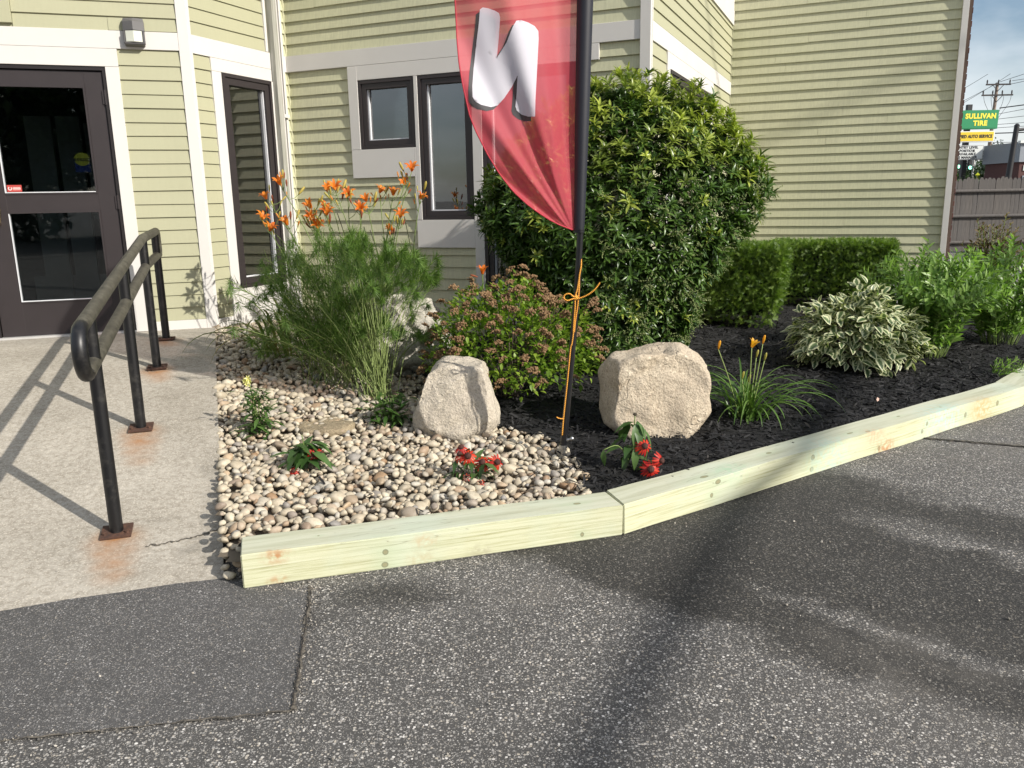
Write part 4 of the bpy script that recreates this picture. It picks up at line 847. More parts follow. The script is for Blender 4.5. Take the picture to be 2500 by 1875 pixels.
# ------------------------------------------------------------------ plant kit
def leaf_t(w=.18, fold=.25, droop=.25, st=((0, .12), (.25, .85), (.5, 1.0), (.75, .72), (1, .04)), cup=0):
    """unit-length leaf along +x, z up; returns verts, tris, edge attr"""
    V = []; E_ = []
    for t, k in st:
        z = -droop*t*t+cup*math.sin(t*math.pi); y = w*k
        V += [(t, -y, z+fold*y), (t, 0, z), (t, y, z+fold*y)]; E_ += [1, 0, 1]
    V[0] = (0, -w*.1, 0); V[2] = (0, w*.1, 0); F = []
    for i in range(len(st)-1):
        a = 3*i; F += [(a, a+3, a+1), (a+1, a+3, a+4), (a+1, a+4, a+2), (a+2, a+4, a+5)]
    E_[-3:] = [1, 1, 1]
    return np.array(V), np.array(F), np.array(E_, float)
def frames(d, upv=None):
    """rotation matrices with x along d, z as near as possible to upv"""
    d = d/np.linalg.norm(d, axis=1)[:, None]
    if upv is None: upv = np.tile([0, 0, 1.], (len(d), 1))
    y = np.cross(upv, d); ny = np.linalg.norm(y, axis=1); bad = ny < 1e-4; y[bad] = [1, 0, 0]; y /= np.maximum(1e-6, np.linalg.norm(y, axis=1))[:, None]
    z = np.cross(d, y); return np.stack([d, y, z], -1)
def leaves_mesh(name, tmpl, loc, d, upv, ln, mat, rnd=None, young=None, smooth=True, wj=0.15, rg=RG):
    tv, tf, te = tmpl; M = len(loc); Rm = frames(np.asarray(d, float), upv); s = np.c_[ln, ln*rg.uniform(1-wj, 1+wj, M), ln]
    Vv, Ff = scatter(tv, tf, np.asarray(loc), Rm, s); N = len(tv)
    at = {'rnd': np.repeat(rg.random(M) if rnd is None else rnd, N), 'edge': np.tile(te, M)}
    if young is not None: at['young'] = np.repeat(young, N)
    return add_faces_mesh(name, Vv, Ff, mat, smooth, at)
def unit(v): v = np.asarray(v, float); return v/np.maximum(1e-9, np.linalg.norm(v, axis=-1, keepdims=True))
M_BARK = flat('bark', (.10, .075, .055), .9, 0, .3, .6, 60); M_STEM = flat('green_stem', (.14, .20, .05), .6); M_STEMY = flat('pale_stem', (.20, .26, .075), .6)
def ztr(x, y): return float(bed_z(np.float64(x), np.float64(y)))

# ---- big pieris shrub
PX, PY = .76, 6.02; PZ = ztr(PX, PY)
PR = thing('pieris_shrub', 'big rounded evergreen shrub with whorled glossy leaves and yellow green tips', 'shrub', (PX, PY, PZ))
M_PIER = leafmat('pieris_leaf', [(.026, .058, .012), (.048, .10, .020), (.08, .15, .028), (.11, .19, .04)], .33, .28, None, (.40, .46, .08)); M_PBEAD = leafmat('pieris_beads', [(.20, .26, .08), (.30, .34, .14)], .5, .2)
rgp = np.random.default_rng(21)
def pier_r(u):
    # silhouette radius by direction (u unit, z up): dome, wide shoulders, tucked foot
    az = np.arctan2(u[:, 1], u[:, 0]); el = u[:, 2]
    r = 1+.04*np.sin(az*3+1)+.03*np.sin(az*5+el*4)+.03*np.sin(el*7+az*2); return r
def pier_pt(u, k=1.0):
    r = pier_r(u)*k; P = np.stack([u[:, 0]*r*1.03, u[:, 1]*r*.62, u[:, 2]*r*1.03], 1)
    P[:, 0] += .10*P[:, 2]*(P[:, 2] > 0)
    lowk = P[:, 2] < .10; sh = 1-.34*np.clip((.10-P[:, 2])/.55, 0, 1)+.10*np.clip((-.6-P[:, 2])/.3, 0, 1); P[:, 0] *= np.where(lowk, sh, 1); P[:, 1] *= np.where(lowk, sh, 1)
    return P+np.array([0, 0, 1.03])
u = rgp.normal(size=(6200, 3)); u /= np.linalg.norm(u, axis=1)[:, None]; u = u[(u[:, 2] > -.93)]
u = u[~((u[:, 1] > .55) & (u[:, 2] < .5))]            # the side against the wall stays thinner
kk = rgp.uniform(.80, 1.03, len(u)); kk[rgp.random(len(u)) < .05] += .04
P = pier_pt(u, kk); nrm = unit(u*np.array([1, 1, .9])); ax = unit(nrm*.75+np.array([0, 0, .75])+rgp.normal(0, .18, (len(u), 3)))
ok = P[:, 2] > .05; P, ax, u, kk = P[ok], ax[ok], u[ok], kk[ok]
def whorl(seed, nl=11, L_=.078):
    r = np.random.default_rng(seed); loc, d = [], []
    for i in range(nl):
        a_ = i*2.4+r.uniform(-.3, .3); el = math.radians(r.uniform(8, 62) if i < nl*.65 else r.uniform(45, 80)); d.append((math.cos(a_)*math.cos(el), math.sin(a_)*math.cos(el), math.sin(el))); loc.append((0, 0, r.uniform(-.018, .008)))
    lt = leaf_t(.125, .35, .38); Rm = frames(np.array(d)); ln = r.uniform(.7, 1.1, nl)*L_
    Vv, Ff = scatter(lt[0], lt[1], np.array(loc), Rm, np.c_[ln, ln, ln]); return Vv, Ff, len(lt[0]), nl
WH = [whorl(300+i) for i in range(8)]
yng = np.clip((P[:, 2]-1.25)/.5, 0, 1)*(rgp.random(len(P)) < .85)*rgp.uniform(.25, 1, len(P))+(rgp.random(len(P)) < .05)*(.8); yng = np.clip(yng*(kk > .93), 0, 1)
Rw = frames(ax); Rw = np.stack([Rw[:, :, 1], Rw[:, :, 2], Rw[:, :, 0]], -1); spin = rgp.random(len(P))*6.283; cs, sn = np.cos(spin), np.sin(spin)
Rs = np.zeros((len(P), 3, 3)); Rs[:, 0, 0] = cs; Rs[:, 0, 1] = -sn; Rs[:, 1, 0] = sn; Rs[:, 1, 1] = cs; Rs[:, 2, 2] = 1; Rw = Rw @ Rs
scl = rgp.uniform(.70, 1.12, len(P)); front = (-u[:, 1]+.35*u[:, 0])*.8+kk*3; order = np.argsort(-front); solo = np.zeros(len(P), bool); solo[order[:300]] = True
Vs_, Fs_, Rn_, Yn_, off = [], [], [], [], 0
for ti, (tv, tf, N1, nl) in enumerate(WH):
    sel = np.nonzero((np.arange(len(P)) % 8 == ti) & ~solo)[0]; Vv, Ff = scatter(tv, tf, P[sel], Rw[sel], np.repeat(scl[sel, None], 3, 1))
    Vs_.append(Vv); Fs_.append(Ff+off); off += len(Vv); Rn_.append(np.repeat(rgp.random(len(sel)*nl)*.7+.3*np.repeat(rgp.random(len(sel)), nl), N1)); Yn_.append(np.repeat(yng[sel], nl*N1))
o = link('foliage', add_faces_mesh('foliage', np.concatenate(Vs_), np.concatenate(Fs_), M_PIER, True, {'rnd': np.concatenate(Rn_), 'young': np.concatenate(Yn_)}), PR); tag(o, kind='stuff')
wm = {}
for i in np.nonzero(solo)[0]:
    ti = int(i % 8); yq = round(float(yng[i])*4)/4; key = (ti, yq)
    if key not in wm:
        tv, tf, N1, nl = WH[ti]; wm[key] = add_faces_mesh('leaf_whorl', tv, tf, M_PIER, True, {'rnd': np.repeat(np.random.default_rng(ti*7+int(yq*4)).random(nl), N1), 'young': np.full(len(tv), yq)})
    q = link('leaf_whorl', wm[key], PR); M4 = Matrix((Rw[i]*scl[i]).tolist()).to_4x4(); M4.translation = P[i]; q.matrix_basis = M4
# inner shaded leaves, limbs, hanging bead clusters
u3 = unit(rgp.normal(size=(2600, 3))); Pi = pier_pt(u3, rgp.uniform(.35, .82, len(u3))); Pi = Pi[Pi[:, 2] > .1]
o = link('inner_leaves', leaves_mesh('inner_leaves', leaf_t(.16, .2, .2), Pi, unit(rgp.normal(size=Pi.shape)+[0, 0, .2]), None, rgp.uniform(.07, .12, len(Pi)), M_PIER, young=np.zeros(len(Pi))), PR); tag(o, kind='stuff')
mb = MB()
for i in range(26):
    e_ = pier_pt(unit(rgp.normal(size=(1, 3))+[0, 0, .5]), np.array([.8]))[0]; s0 = np.array([rgp.uniform(-.12, .12), rgp.uniform(-.1, .1), -.03]); mid = s0*.5+e_*.5+np.array([0, 0, -.08]); mb.tube(sm([s0, mid, e_], 4), [.022, .020, .018, .016, .014, .011, .009, .007, .005][:9], 6)
link('trunk', mb.mesh('trunk', M_BARK, True), PR)
sel = np.nonzero((u[:, 1] < .1) & (u[:, 0] > -.2) & (u[:, 2] < .35) & (kk > .93))[0]; sel = rgp.permutation(sel)[:110]
bl, bs = [], []
for i in sel:
    for st_ in range(5):
        dq = unit(ax[i]*.4+rgp.normal(0, .5, 3)+[0, 0, -.2]); 
        for q in range(9): bl.append(P[i]+ax[i]*.03+dq*(.012+.0085*q)+rgp.normal(0, .003, 3)); bs.append(.0042)
bl = np.array(bl); bs = np.array(bs); Vv, Ff = scatter(I1[0], I1[1], bl, rand_rot(len(bl)), np.repeat(bs[:, None], 3, 1)); o = link('bead_clusters', add_faces_mesh('bead_clusters', Vv, Ff, M_PBEAD, True, {'rnd': np.repeat(rgp.random(len(bl)), 12)}), PR); tag(o, kind='stuff')

# ---- clipped yew hedges
M_YEW = leafmat('yew_needles', [(.045, .09, .012), (.09, .165, .021), (.15, .24, .033), (.24, .33, .05)], .5, .38)
def spray(seed):
    r = np.random.default_rng(seed); loc, d = [], []
    for i in range(15):
        t = i/15; sgn = 1 if i % 2 else -1; loc.append((t*.085, 0, -.012*t*t)); d.append((.55+.3*t, sgn*(.8-.3*t), r.uniform(-.1, .25)))
    return np.array(loc), unit(np.array(d))
SPR = [spray(i) for i in range(4)]; NEED = (np.array([(0, -.09, 0), (0, .09, 0), (.6, -.09, .03), (.6, .09, .03), (1, 0, 0)]), np.array([(0, 2, 1), (1, 2, 3), (2, 4, 3)]))
def hedge(label, c, lx, ly, hz, seed, ns):
    r = np.random.default_rng(seed); z0 = ztr(*c); root = thing('yew_hedge', label, 'hedge', (c[0], c[1], z0), 'clipped yew hedges in front of the clapboard wall')
    ar = np.array([lx*hz, lx*hz*.35, ly*hz, ly*hz, lx*ly*1.3]); face = r.choice(5, ns, p=ar/ar.sum()); uu = r.uniform(-.5, .5, ns); vv = r.random(ns)**.85; P = np.zeros((ns, 3)); Nn = np.zeros((ns, 3))
    for f in range(5):
        q = face == f
        if f < 2: s_ = -1 if f == 0 else 1; P[q] = np.stack([uu[q]*lx, np.full(q.sum(), s_*ly/2), vv[q]*hz], 1); Nn[q] = (0, s_, .1)
        elif f < 4: s_ = 1 if f == 2 else -1; P[q] = np.stack([np.full(q.sum(), s_*lx/2), uu[q]*ly, vv[q]*hz], 1); Nn[q] = (s_, 0, .1)
        else: P[q] = np.stack([uu[q]*lx, (r.random(q.sum())-.5)*ly, np.full(q.sum(), hz)], 1); Nn[q] = (0, 0, 1)
    # taper towards the ground, hollow bottom, slightly wavy faces
    k_ = .80+.20*np.clip(P[:, 2]/hz*1.5, 0, 1); P[:, 0] *= k_; P[:, 1] *= k_; P += Nn*(r.normal(0, .010, ns)+.012*np.sin(P[:, 0]*6)+.010*np.sin(P[:, 2]*9))[:, None]-Nn*(r.random(ns)**3*.10)[:, None]
    P[:, 2] = np.minimum(P[:, 2], hz); keep = ~((P[:, 2] < .16) & (r.random(ns) < .75)); P, Nn = P[keep], Nn[keep]; ns = len(P)
    ax_ = unit(Nn*.35+np.array([0, 0, .25])+r.normal(0, .6, (ns, 3))); A = frames(ax_, unit(Nn+r.normal(0, .3, (ns, 3)))); sc_ = r.uniform(.5, .85, ns)
    LL, DDv, UU = [], [], []
    for i in range(4):
        q = np.arange(ns) % 4 == i; lo, di = SPR[i]; LL.append((P[q][:, None]+np.einsum('mij,nj->mni', A[q], lo)*sc_[q][:, None, None]).reshape(-1, 3)); DDv.append(np.einsum('mij,nj->mni', A[q], di).reshape(-1, 3)); UU.append(np.repeat(A[q][:, :, 2], len(lo), 0))
    LL = np.concatenate(LL); DDv = np.concatenate(DDv); UU = np.concatenate(UU); M = len(LL); ln_ = r.uniform(.014, .024, M)
    Vv, Ff = scatter(NEED[0], NEED[1], LL, frames(DDv, UU), np.c_[ln_, ln_, ln_]); rn = np.repeat(np.clip(np.repeat(r.random(M//15+1), 15)[:M]*.75+r.random(M)*.25, 0, 1), 5)
    ang = YAW; o = link('foliage', add_faces_mesh('foliage', Vv, Ff, M_YEW, False, {'rnd': rn}), root); tag(o, kind='stuff')
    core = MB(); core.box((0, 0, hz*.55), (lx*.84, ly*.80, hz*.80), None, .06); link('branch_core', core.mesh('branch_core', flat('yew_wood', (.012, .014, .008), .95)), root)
    mb = MB()
    for i in range(9): x, y = r.uniform(-lx*.35, lx*.35), r.uniform(-ly*.3, ly*.3); mb.tube([(x*.6, y*.6, -.03), (x*.8, y*.8, .15), (x, y, hz*.5)], [.016, .013, .008], 6)
    link('stems', mb.mesh('stems', M_BARK), root); root.rotation_euler[2] = ang; return root
hedge('boxy clipped yew hedge standing beside the big rounded shrub', (2.10, 8.02), 1.14, .66, .74, 41, 13000)
hedge('boxy clipped yew hedge close to the clapboard wall behind the variegated shrub', (3.62, 9.20), 1.26, .60, .70, 42, 12000)

# ---- spirea with brown spent flower heads
SX, SY = -.02, 5.20; SZ = ztr(SX, SY); SP = thing('spirea_shrub', 'leafy spirea with rusty brown spent flower heads beside the flat topped boulder', 'shrub', (SX, SY, SZ)); rs = np.random.default_rng(51)
M_SPL = leafmat('spirea_leaf', [(.10, .18, .02), (.17, .29, .033), (.25, .38, .045), (.33, .45, .06)], .45, .48); M_SPF = leafmat('spirea_head', [(.14, .078, .036), (.21, .125, .058), (.29, .185, .095)], .9, .1)
us = unit(rs.normal(size=(7600, 3))); us = us[us[:, 2] > -.35]; rr_ = rs.uniform(.55, 1.02, len(us)); Ps = us*rr_[:, None]*np.array([.55, .42, .50])*(1+.08*np.sin(us[:, :1]*9)+.06*np.sin(us[:, 2:]*11+2))+[0, 0, .27]; q = Ps[:, 2] > .02; Ps, us = Ps[q], us[q]
o = link('foliage', leaves_mesh('foliage', leaf_t(.27, .15, .25, ((0, .1), (.3, .95), (.6, .85), (1, .03))), Ps, unit(us*.7+rs.normal(0, .6, us.shape)+[0, 0, .25]), None, rs.uniform(.028, .052, len(Ps)), M_SPL, rg=rs), SP); tag(o, kind='stuff')
mb = MB()
for i in range(40): e_ = unit(rs.normal(size=3)+[0, 0, 1.0])*np.array([.46, .36, .50])+[0, 0, .25]; mb.tube(sm([(rs.uniform(-.06, .06), rs.uniform(-.06, .06), -.02), e_*.5+[0, 0, -.03], e_], 3), .0035, 5)
link('stems', mb.mesh('stems', M_BARK), SP)
def head_mesh(seed):
    r = np.random.default_rng(seed); loc = np.stack([np.clip(r.normal(0, .015, 46), -.03, .03), np.clip(r.normal(0, .015, 46), -.03, .03), r.normal(0, .004, 46)], 1); loc[:, 2] -= (loc[:, 0]**2+loc[:, 1]**2)*14; sc_ = r.uniform(.0045, .0075, 46); Vv, Ff = scatter(I1[0], I1[1], loc, rand_rot(46, r), np.repeat(sc_[:, None], 3, 1)); return add_faces_mesh('flower_head', Vv, Ff, M_SPF, False, {'rnd': np.repeat(r.random(46), 12), 'young': np.zeros(46*12)})
HM = [head_mesh(60+i) for i in range(7)]
uh = unit(rs.normal(size=(420, 3))+[.0, -.25, .35]); uh = uh[(uh[:, 2] > -.25)][:170]
for i, v_ in enumerate(uh):
    p = v_*np.array([.57, .44, .52])*(1+.08*math.sin(v_[0]*9)+.06*math.sin(v_[2]*11+2))*rs.uniform(.96, 1.08)+[0, 0, .27]
    if p[2] < .05: continue
    o = link('flower_head', HM[i % 7], SP); o.location = p; o.rotation_euler = (rs.normal(-.15, .4), rs.normal(0, .4), rs.uniform(0, 6)); o.scale = (rs.uniform(.7, 1.25),)*3
# ---- variegated dogwood
DX, DY = 2.66, 6.20; DZ = ztr(DX, DY); DW = thing('variegated_shrub', 'low mounded shrub with white edged grey green leaves on black mulch', 'shrub', (DX, DY, DZ)); rd = np.random.default_rng(71)
M_DOG = leafmat('variegated_leaf', [(.045, .085, .030), (.075, .125, .045), (.11, .16, .065)], .45, .28, (.62, .63, .40))
ud = unit(rd.normal(size=(2300, 3))); ud = ud[ud[:, 2] > -.42]; rr_ = rd.uniform(.62, 1.03, len(ud)); Pd = ud*(rr_*(1+.10*np.sin(ud[:, 0]*7+1)+.09*np.sin(ud[:, 1]*9+ud[:, 2]*6)))[:, None]*np.array([.44, .40, .36])+[0, 0, .19]; q = Pd[:, 2] > .03; Pd, ud, rr_ = Pd[q], ud[q], rr_[q]
# looser outline: a few shoots poke out
Pd[:, 2] += .10*np.clip(Pd[:, 2]-.45, 0, 1)+.06*np.sin(np.arctan2(ud[:, 1], ud[:, 0])*4)*np.clip(Pd[:, 2], 0, .4)
dirs = unit(ud*np.array([1, 1, .5])+rd.normal(0, .45, ud.shape)+[0, 0, -.05]); lens = rd.uniform(.06, .10, len(Pd)); nrmU = unit(ud*.4+[0, 0, 1.]+rd.normal(0, .25, ud.shape))
LTD = leaf_t(.33, .20, .30, ((0, .1), (.18, .7), (.4, 1.0), (.65, .85), (.85, .45), (1, .02)))
sc_ = rr_-ud[:, 1]*.5; od = np.argsort(-sc_); so_ = np.zeros(len(Pd), bool); so_[od[:300]] = True
o = link('foliage', leaves_mesh('foliage', LTD, Pd[~so_], dirs[~so_], nrmU[~so_], lens[~so_], M_DOG, rg=rd), DW); tag(o, kind='stuff')
lm = [add_faces_mesh('leaf', LTD[0]*np.array([1, f, g_]), LTD[1], M_DOG, True, {'rnd': np.full(len(LTD[0]), c), 'edge': LTD[2]}) for f, g_, c in ((1, 1, .2), (.9, 1.4, .5), (1.1, .7, .8), (.95, 1.8, .35), (1.05, 1.1, .95))]
Fd = frames(dirs, nrmU)
for i in np.nonzero(so_)[0]: o = link('leaf', lm[i % 5], DW); M4 = Matrix((Fd[i]*lens[i]).tolist()).to_4x4(); M4.translation = Pd[i]; o.matrix_basis = M4
mb = MB()
for i in range(44): e_ = Pd[rd.integers(len(Pd))]; mb.tube(sm([(rd.uniform(-.05, .05), rd.uniform(-.05, .05), -.02), e_*np.array([.4, .4, .6]), e_], 3), .004, 5)
link('stems', mb.mesh('stems', flat('dogwood_stem', (.06, .035, .022), .7)), DW)
# ---- willow-leaved bluestar at the right
def bluestar(label, x, y, nst, spread, hgt, lfl, seed, mat, nleaf=30, lw=.085, name='willow_leaved_plant', tilt=(0, 0)):
    z = ztr(x, y); root = thing(name, label, 'plant', (x, y, z)); r = np.random.default_rng(seed); loc, d, l_, upv = [], [], [], []; mb = MB()
    for i in range(nst):
        a_ = r.uniform(0, 6.283); rad = spread*math.sqrt(r.random()); tip = np.array([math.cos(a_)*rad+tilt[0], math.sin(a_)*rad*.85+tilt[1], hgt*r.uniform(.72, 1.05)*(1-.35*(rad/spread)**2)]); b0 = np.array([math.cos(a_)*rad*.22, math.sin(a_)*rad*.22, -.02]); mid = b0*.45+tip*.55+np.array([-math.cos(a_)*rad*.12, -math.sin(a_)*rad*.12, hgt*.10]); pts = sm([b0, mid, tip], 8); mb.tube(pts[::3]+[pts[-1]], .003, 4)
        for j in range(nleaf):
            t = .14+.86*(j/nleaf); k_ = t*(len(pts)-1); i0 = min(int(k_), len(pts)-2); p = pts[i0].lerp(pts[i0+1], k_-i0); ta = np.array((pts[i0+1]-pts[i0]).normalized()); aa = j*2.4+r.uniform(-.4, .4); side = unit(np.cross(ta, [math.cos(aa), math.sin(aa), .2])); loc.append(p[:]); d.append(unit(side*.75+ta*.75)); upv.append(unit(ta+side*-.3+r.normal(0, .15, 3))); l_.append(lfl*r.uniform(.7, 1.1)*(1-.35*(j/nleaf)**3))
    o = link('foliage', leaves_mesh('foliage', leaf_t(lw, .3, .18), np.array(loc), np.array(d), np.array(upv), np.array(l_), mat, rg=r), root); tag(o, kind='stuff'); link('stems', mb.mesh('stems', M_STEM), root); return root
M_WIL = leafmat('willow_leaf', [(.10, .19, .04), (.16, .28, .06), (.23, .37, .085), (.30, .44, .13)], .38, .45)
bluestar('tall bushy plant with narrow willow like leaves behind the white timber end', 3.42, 6.60, 120, .66, .90, .105, 81, M_WIL, 28, .15)
bluestar('bushy narrow leaved plant beside the fence side of the bed', 4.35, 7.15, 80, .60, .90, .105, 82, M_WIL, 28, .15)
bluestar('small leafy sprig sprawling over the pale timber end', 3.60, 5.93, 9, .20, .13, .05, 83, M_WIL, 14, .10, 'leafy_sprig', (.12, -.02))
bluestar('dry brown leaved plant standing in front of the grey picket fence', 4.70, 8.0, 60, .30, 1.16, .08, 84, leafmat('dry_leaf', [(.09, .065, .028), (.16, .11, .05), (.25, .19, .10)], .7, .3), 24, .14, 'dry_plant'); bluestar('small dry brown plant right of the taller dry brown one', 5.16, 7.95, 44, .26, 1.06, .07, 85, bpy.data.materials['dry_leaf'], 22, .14, 'dry_plant')

# ---- feathery threadleaf plant
FX, FY = -.86, 5.10; FZ = ztr(FX, FY); FT = thing('feathery_plant', 'tall feathery plant with thread thin green leaves beside the white boulder', 'plant', (FX, FY, FZ)); rf = np.random.default_rng(91)
M_FEA = leafmat('thread_leaf', [(.07, .14, .026), (.10, .19, .034), (.145, .245, .048), (.19, .30, .065)], .5, .45)
loc, d, l_, upv = [], [], [], []; mb = MB()
THR = (np.array([(0, -.017, 0), (0, .017, 0), (.5, -.022, .06), (.5, .022, .06), (1, 0, .02)]), np.array([(0, 2, 1), (1, 2, 3), (2, 4, 3)]), np.zeros(5))
for i in range(215):
    tx = rf.uniform(-.78, .36); ty = rf.normal(.34, .26); cap_ = 1.00-.95*max(0, -.42-tx)**1.15-.35*max(0, tx+.1)-.25*max(0, ty-.6); hh = cap_*(rf.uniform(.80, 1.04) if rf.random() < .55 else rf.uniform(.38, .85)); hh = max(.22, hh)
    bk = rf.random() < .62; b0 = np.array([rf.uniform(-.55, -.05), rf.uniform(.15, .65), -.03]) if bk else np.array([rf.normal(0, .055), rf.normal(.02, .05), -.03]); tx = max(-.78, tx-.08) if bk else tx; tip = np.array([tx, ty, hh]); mid = b0*.5+tip*.5+np.array([-(tx-b0[0])*.12, -.03, .07]); pts = sm([b0, mid, tip, tip+np.array([(tx-b0[0])*.10, 0, -.015])], 8); mb.tube(pts[::2]+[pts[-1]], [.0026-.0014*q_/len(pts[::2]) for q_ in range(len(pts[::2]))]+[.001], 5)
    nl = 150; t0_ = rf.uniform(.50, .60) if tx > -.25 else rf.uniform(.18, .36)
    for j in range(nl):
        t = t0_+(1-t0_)*(j+rf.random())/nl; k_ = t*(len(pts)-1); i0 = min(int(k_), len(pts)-2); p = pts[i0].lerp(pts[i0+1], k_-i0); ta = np.array((pts[i0+1]-pts[i0]).normalized()); aa = j*2.4; side = unit(np.cross(ta, [math.cos(aa), math.sin(aa), .3])); loc.append(p[:]); d.append(unit(side*.85+ta*rf.uniform(.35, .9))); l_.append(rf.uniform(.06, .105)*(1.15-.45*t)); upv.append(ta)
o = link('foliage', leaves_mesh('foliage', THR, np.array(loc), np.array(d), np.array(upv), np.array(l_), M_FEA, rg=rf, wj=.3), FT); tag(o, kind='stuff'); link('stems', mb.mesh('stems', M_STEMY, True), FT)

# ---- daylilies
M_STRAP = leafmat('strap_leaf', [(.05, .11, .02), (.09, .17, .03), (.14, .22, .05)], .4, .3); M_ORG = leafmat('orange_petal', [(.62, .13, .015), (.75, .20, .02), (.80, .27, .03)], .5, .4); M_YELP = leafmat('yellow_petal', [(.78, .38, .02), (.85, .46, .04)], .5, .4); M_BUD = leafmat('lily_bud', [(.35, .36, .08), (.55, .34, .06), (.62, .24, .04)], .5, .2); M_SPENT = leafmat('spent_flower', [(.30, .08, .03), (.22, .07, .04)], .8, .2); M_STAM = flat('stamen', (.6, .35, .05), .6)
def strap(r, b0, az, L_, rise, w=.011, seg=12, bend=1.0):
    V = []; p = Vector(b0); el = math.radians(rise); st = L_/seg; h = Vector((math.cos(az), math.sin(az), 0)); sd_ = Vector((-math.sin(az), math.cos(az), 0))
    for i in range(seg+1):
        t = i/seg; wd = w*(1-.9*t**3)*min(1, .6+t*2); V += [p-sd_*wd+Vector((0, 0, wd*.5)), p.copy(), p+sd_*wd+Vector((0, 0, wd*.5))]; p = p+(h*math.cos(el)+Vector((0, 0, math.sin(el))))*st; el -= math.radians(bend*165/seg)*(.45+t*1.1)*.78
    F = []
    for i in range(seg): a_ = 3*i; F += [(a_, a_+3, a_+1), (a_+1, a_+3, a_+4), (a_+1, a_+4, a_+2), (a_+2, a_+4, a_+5)]
    return np.array([v[:] for v in V]), np.array(F)
def lily_mesh(name, mat, size, open_=1.0, seed=0):
    r = np.random.default_rng(seed); Vs_, Fs_, off, rn = [], [], 0, []
    for kq in range(6):
        az = kq*math.pi/3+r.uniform(-.12, .12); wd = .16 if kq % 2 else .12; V = []
        for i in range(8):
            t = i/7; rad = (.10+.62*open_*t**1.6)*size; z = (.95*t-.42*open_*max(0, t-.62)**1.2*2.6)*size; w_ = wd*size*math.sin(math.pi*(.12+.85*t))*1.05
            for s_ in (-1, 0, 1): V.append((rad*math.cos(az)-s_*w_*math.sin(az), rad*math.sin(az)+s_*w_*math.cos(az), z+(.25*w_ if s_ else 0)+r.normal(0, .006*size)))
        F = []
        for i in range(7): a_ = 3*i; F += [(a_, a_+3, a_+1), (a_+1, a_+3, a_+4), (a_+1, a_+4, a_+2), (a_+2, a_+4, a_+5)]
        Vs_.append(np.array(V)); Fs_.append(np.array(F)+off); off += len(V); rn.append(np.full(len(V), r.random()))
    return add_faces_mesh(name, np.concatenate(Vs_), np.concatenate(Fs_), mat, True, {'rnd': np.concatenate(rn)})
def bud_mesh(name, mat, L_, seed): 
    mb = MB(); mb.tube([(0, 0, 0), (0, 0, L_*.25), (0, 0, L_*.6), (0, 0, L_*.9), (0, 0, L_)], [L_*.05, L_*.10, L_*.14, L_*.10, L_*.02], 7); me = mb.mesh(name, mat, True); a_ = me.attributes.new('rnd', 'FLOAT', 'POINT'); a_.data.foreach_set('value', [random.Random(seed).random()]*len(me.vertices)); return me
LM = [lily_mesh('flower', M_ORG, .076, 1.0, 1), lily_mesh('flower', M_ORG, .080, .75, 2), lily_mesh('flower', M_ORG, .070, 1.15, 3)]; BM = [bud_mesh('bud', M_BUD, .055, 1), bud_mesh('bud', M_BUD, .040, 2), bud_mesh('bud', M_BUD, .065, 3), bud_mesh('spent_bud', M_SPENT, .055, 4)]
def orient(o, p, axis_, parent_loc=None, roll=0): q = Vector(axis_).normalized().to_track_quat('Z', 'Y'); o.location = p; o.rotation_mode = 'QUATERNION'; o.rotation_quaternion = q @ Matrix.Rotation(roll, 3, 'Z').to_quaternion()
LX, LY = -1.12, 6.15; LZ = ztr(LX, LY); DL = thing('orange_daylily', 'clump of tall orange daylilies flowering behind the feathery plant', 'flowers', (LX, LY, LZ)); rl = random.Random(33); O3 = Vector((LX, LY, LZ))
FLW = [(-1.80, 1.55), (-1.66, 1.65), (-1.84, 1.40), (-1.77, 1.32), (-1.63, 1.36), (-1.48, 1.41), (-1.43, 1.34), (-1.48, 1.48), (-1.38, 1.47), (-1.34, 1.43), (-1.36, 1.61), (-1.26, 1.61), (-1.09, 1.46), (-1.05, 1.52), (-.97, 1.58), (-.87, 1.56), (-.77, 1.64), (-.66, 1.53), (-.80, 1.40), (-.88, 1.30), (-1.18, 1.56), (-.70, 1.73)]
for i, (x, z) in enumerate(FLW):
    y = 6.2+rl.uniform(-.12, .12); tipp = Vector((x, y, z-.05))-O3; b0 = Vector((rl.uniform(-.22, .22)+tipp.x*.35, rl.uniform(-.12, .16), -.02)); mid = b0.lerp(tipp, .6)+Vector((-tipp.x*.06, 0, .06)); pts = sm([b0, mid, tipp], 6); mb = MB(); mb.tube(pts, [.0045-.0018*j/len(pts) for j in range(len(pts))], 6); link('stalk', mb.mesh('stalk', M_STEM, True), DL)
    ax_ = Vector((rl.uniform(-.5, .6), rl.uniform(-.9, -.1), rl.uniform(.35, 1.0))); o = link('flower', LM[i % 3], DL); orient(o, tipp, ax_, roll=rl.uniform(0, 6)); s_ = rl.uniform(.92, 1.2); o.scale = (s_,)*3
    for _ in range(rl.randint(4, 7)):
        t = rl.uniform(.82, 1.0); p = pts[int(t*(len(pts)-1))]; q_ = p+Vector((rl.uniform(-.07, .07), rl.uniform(-.05, .05), rl.uniform(.02, .10))); mb = MB(); mb.tube([p, p.lerp(q_, .6)+Vector((0, 0, -.01)), q_], .0022, 5); link('branchlet', mb.mesh('branchlet', M_STEM), DL); o = link('bud', BM[rl.randint(0, 3)], DL); orient(o, q_, (q_-p)+Vector((0, 0, .05))); o.scale = (rl.uniform(.8, 1.25),)*3
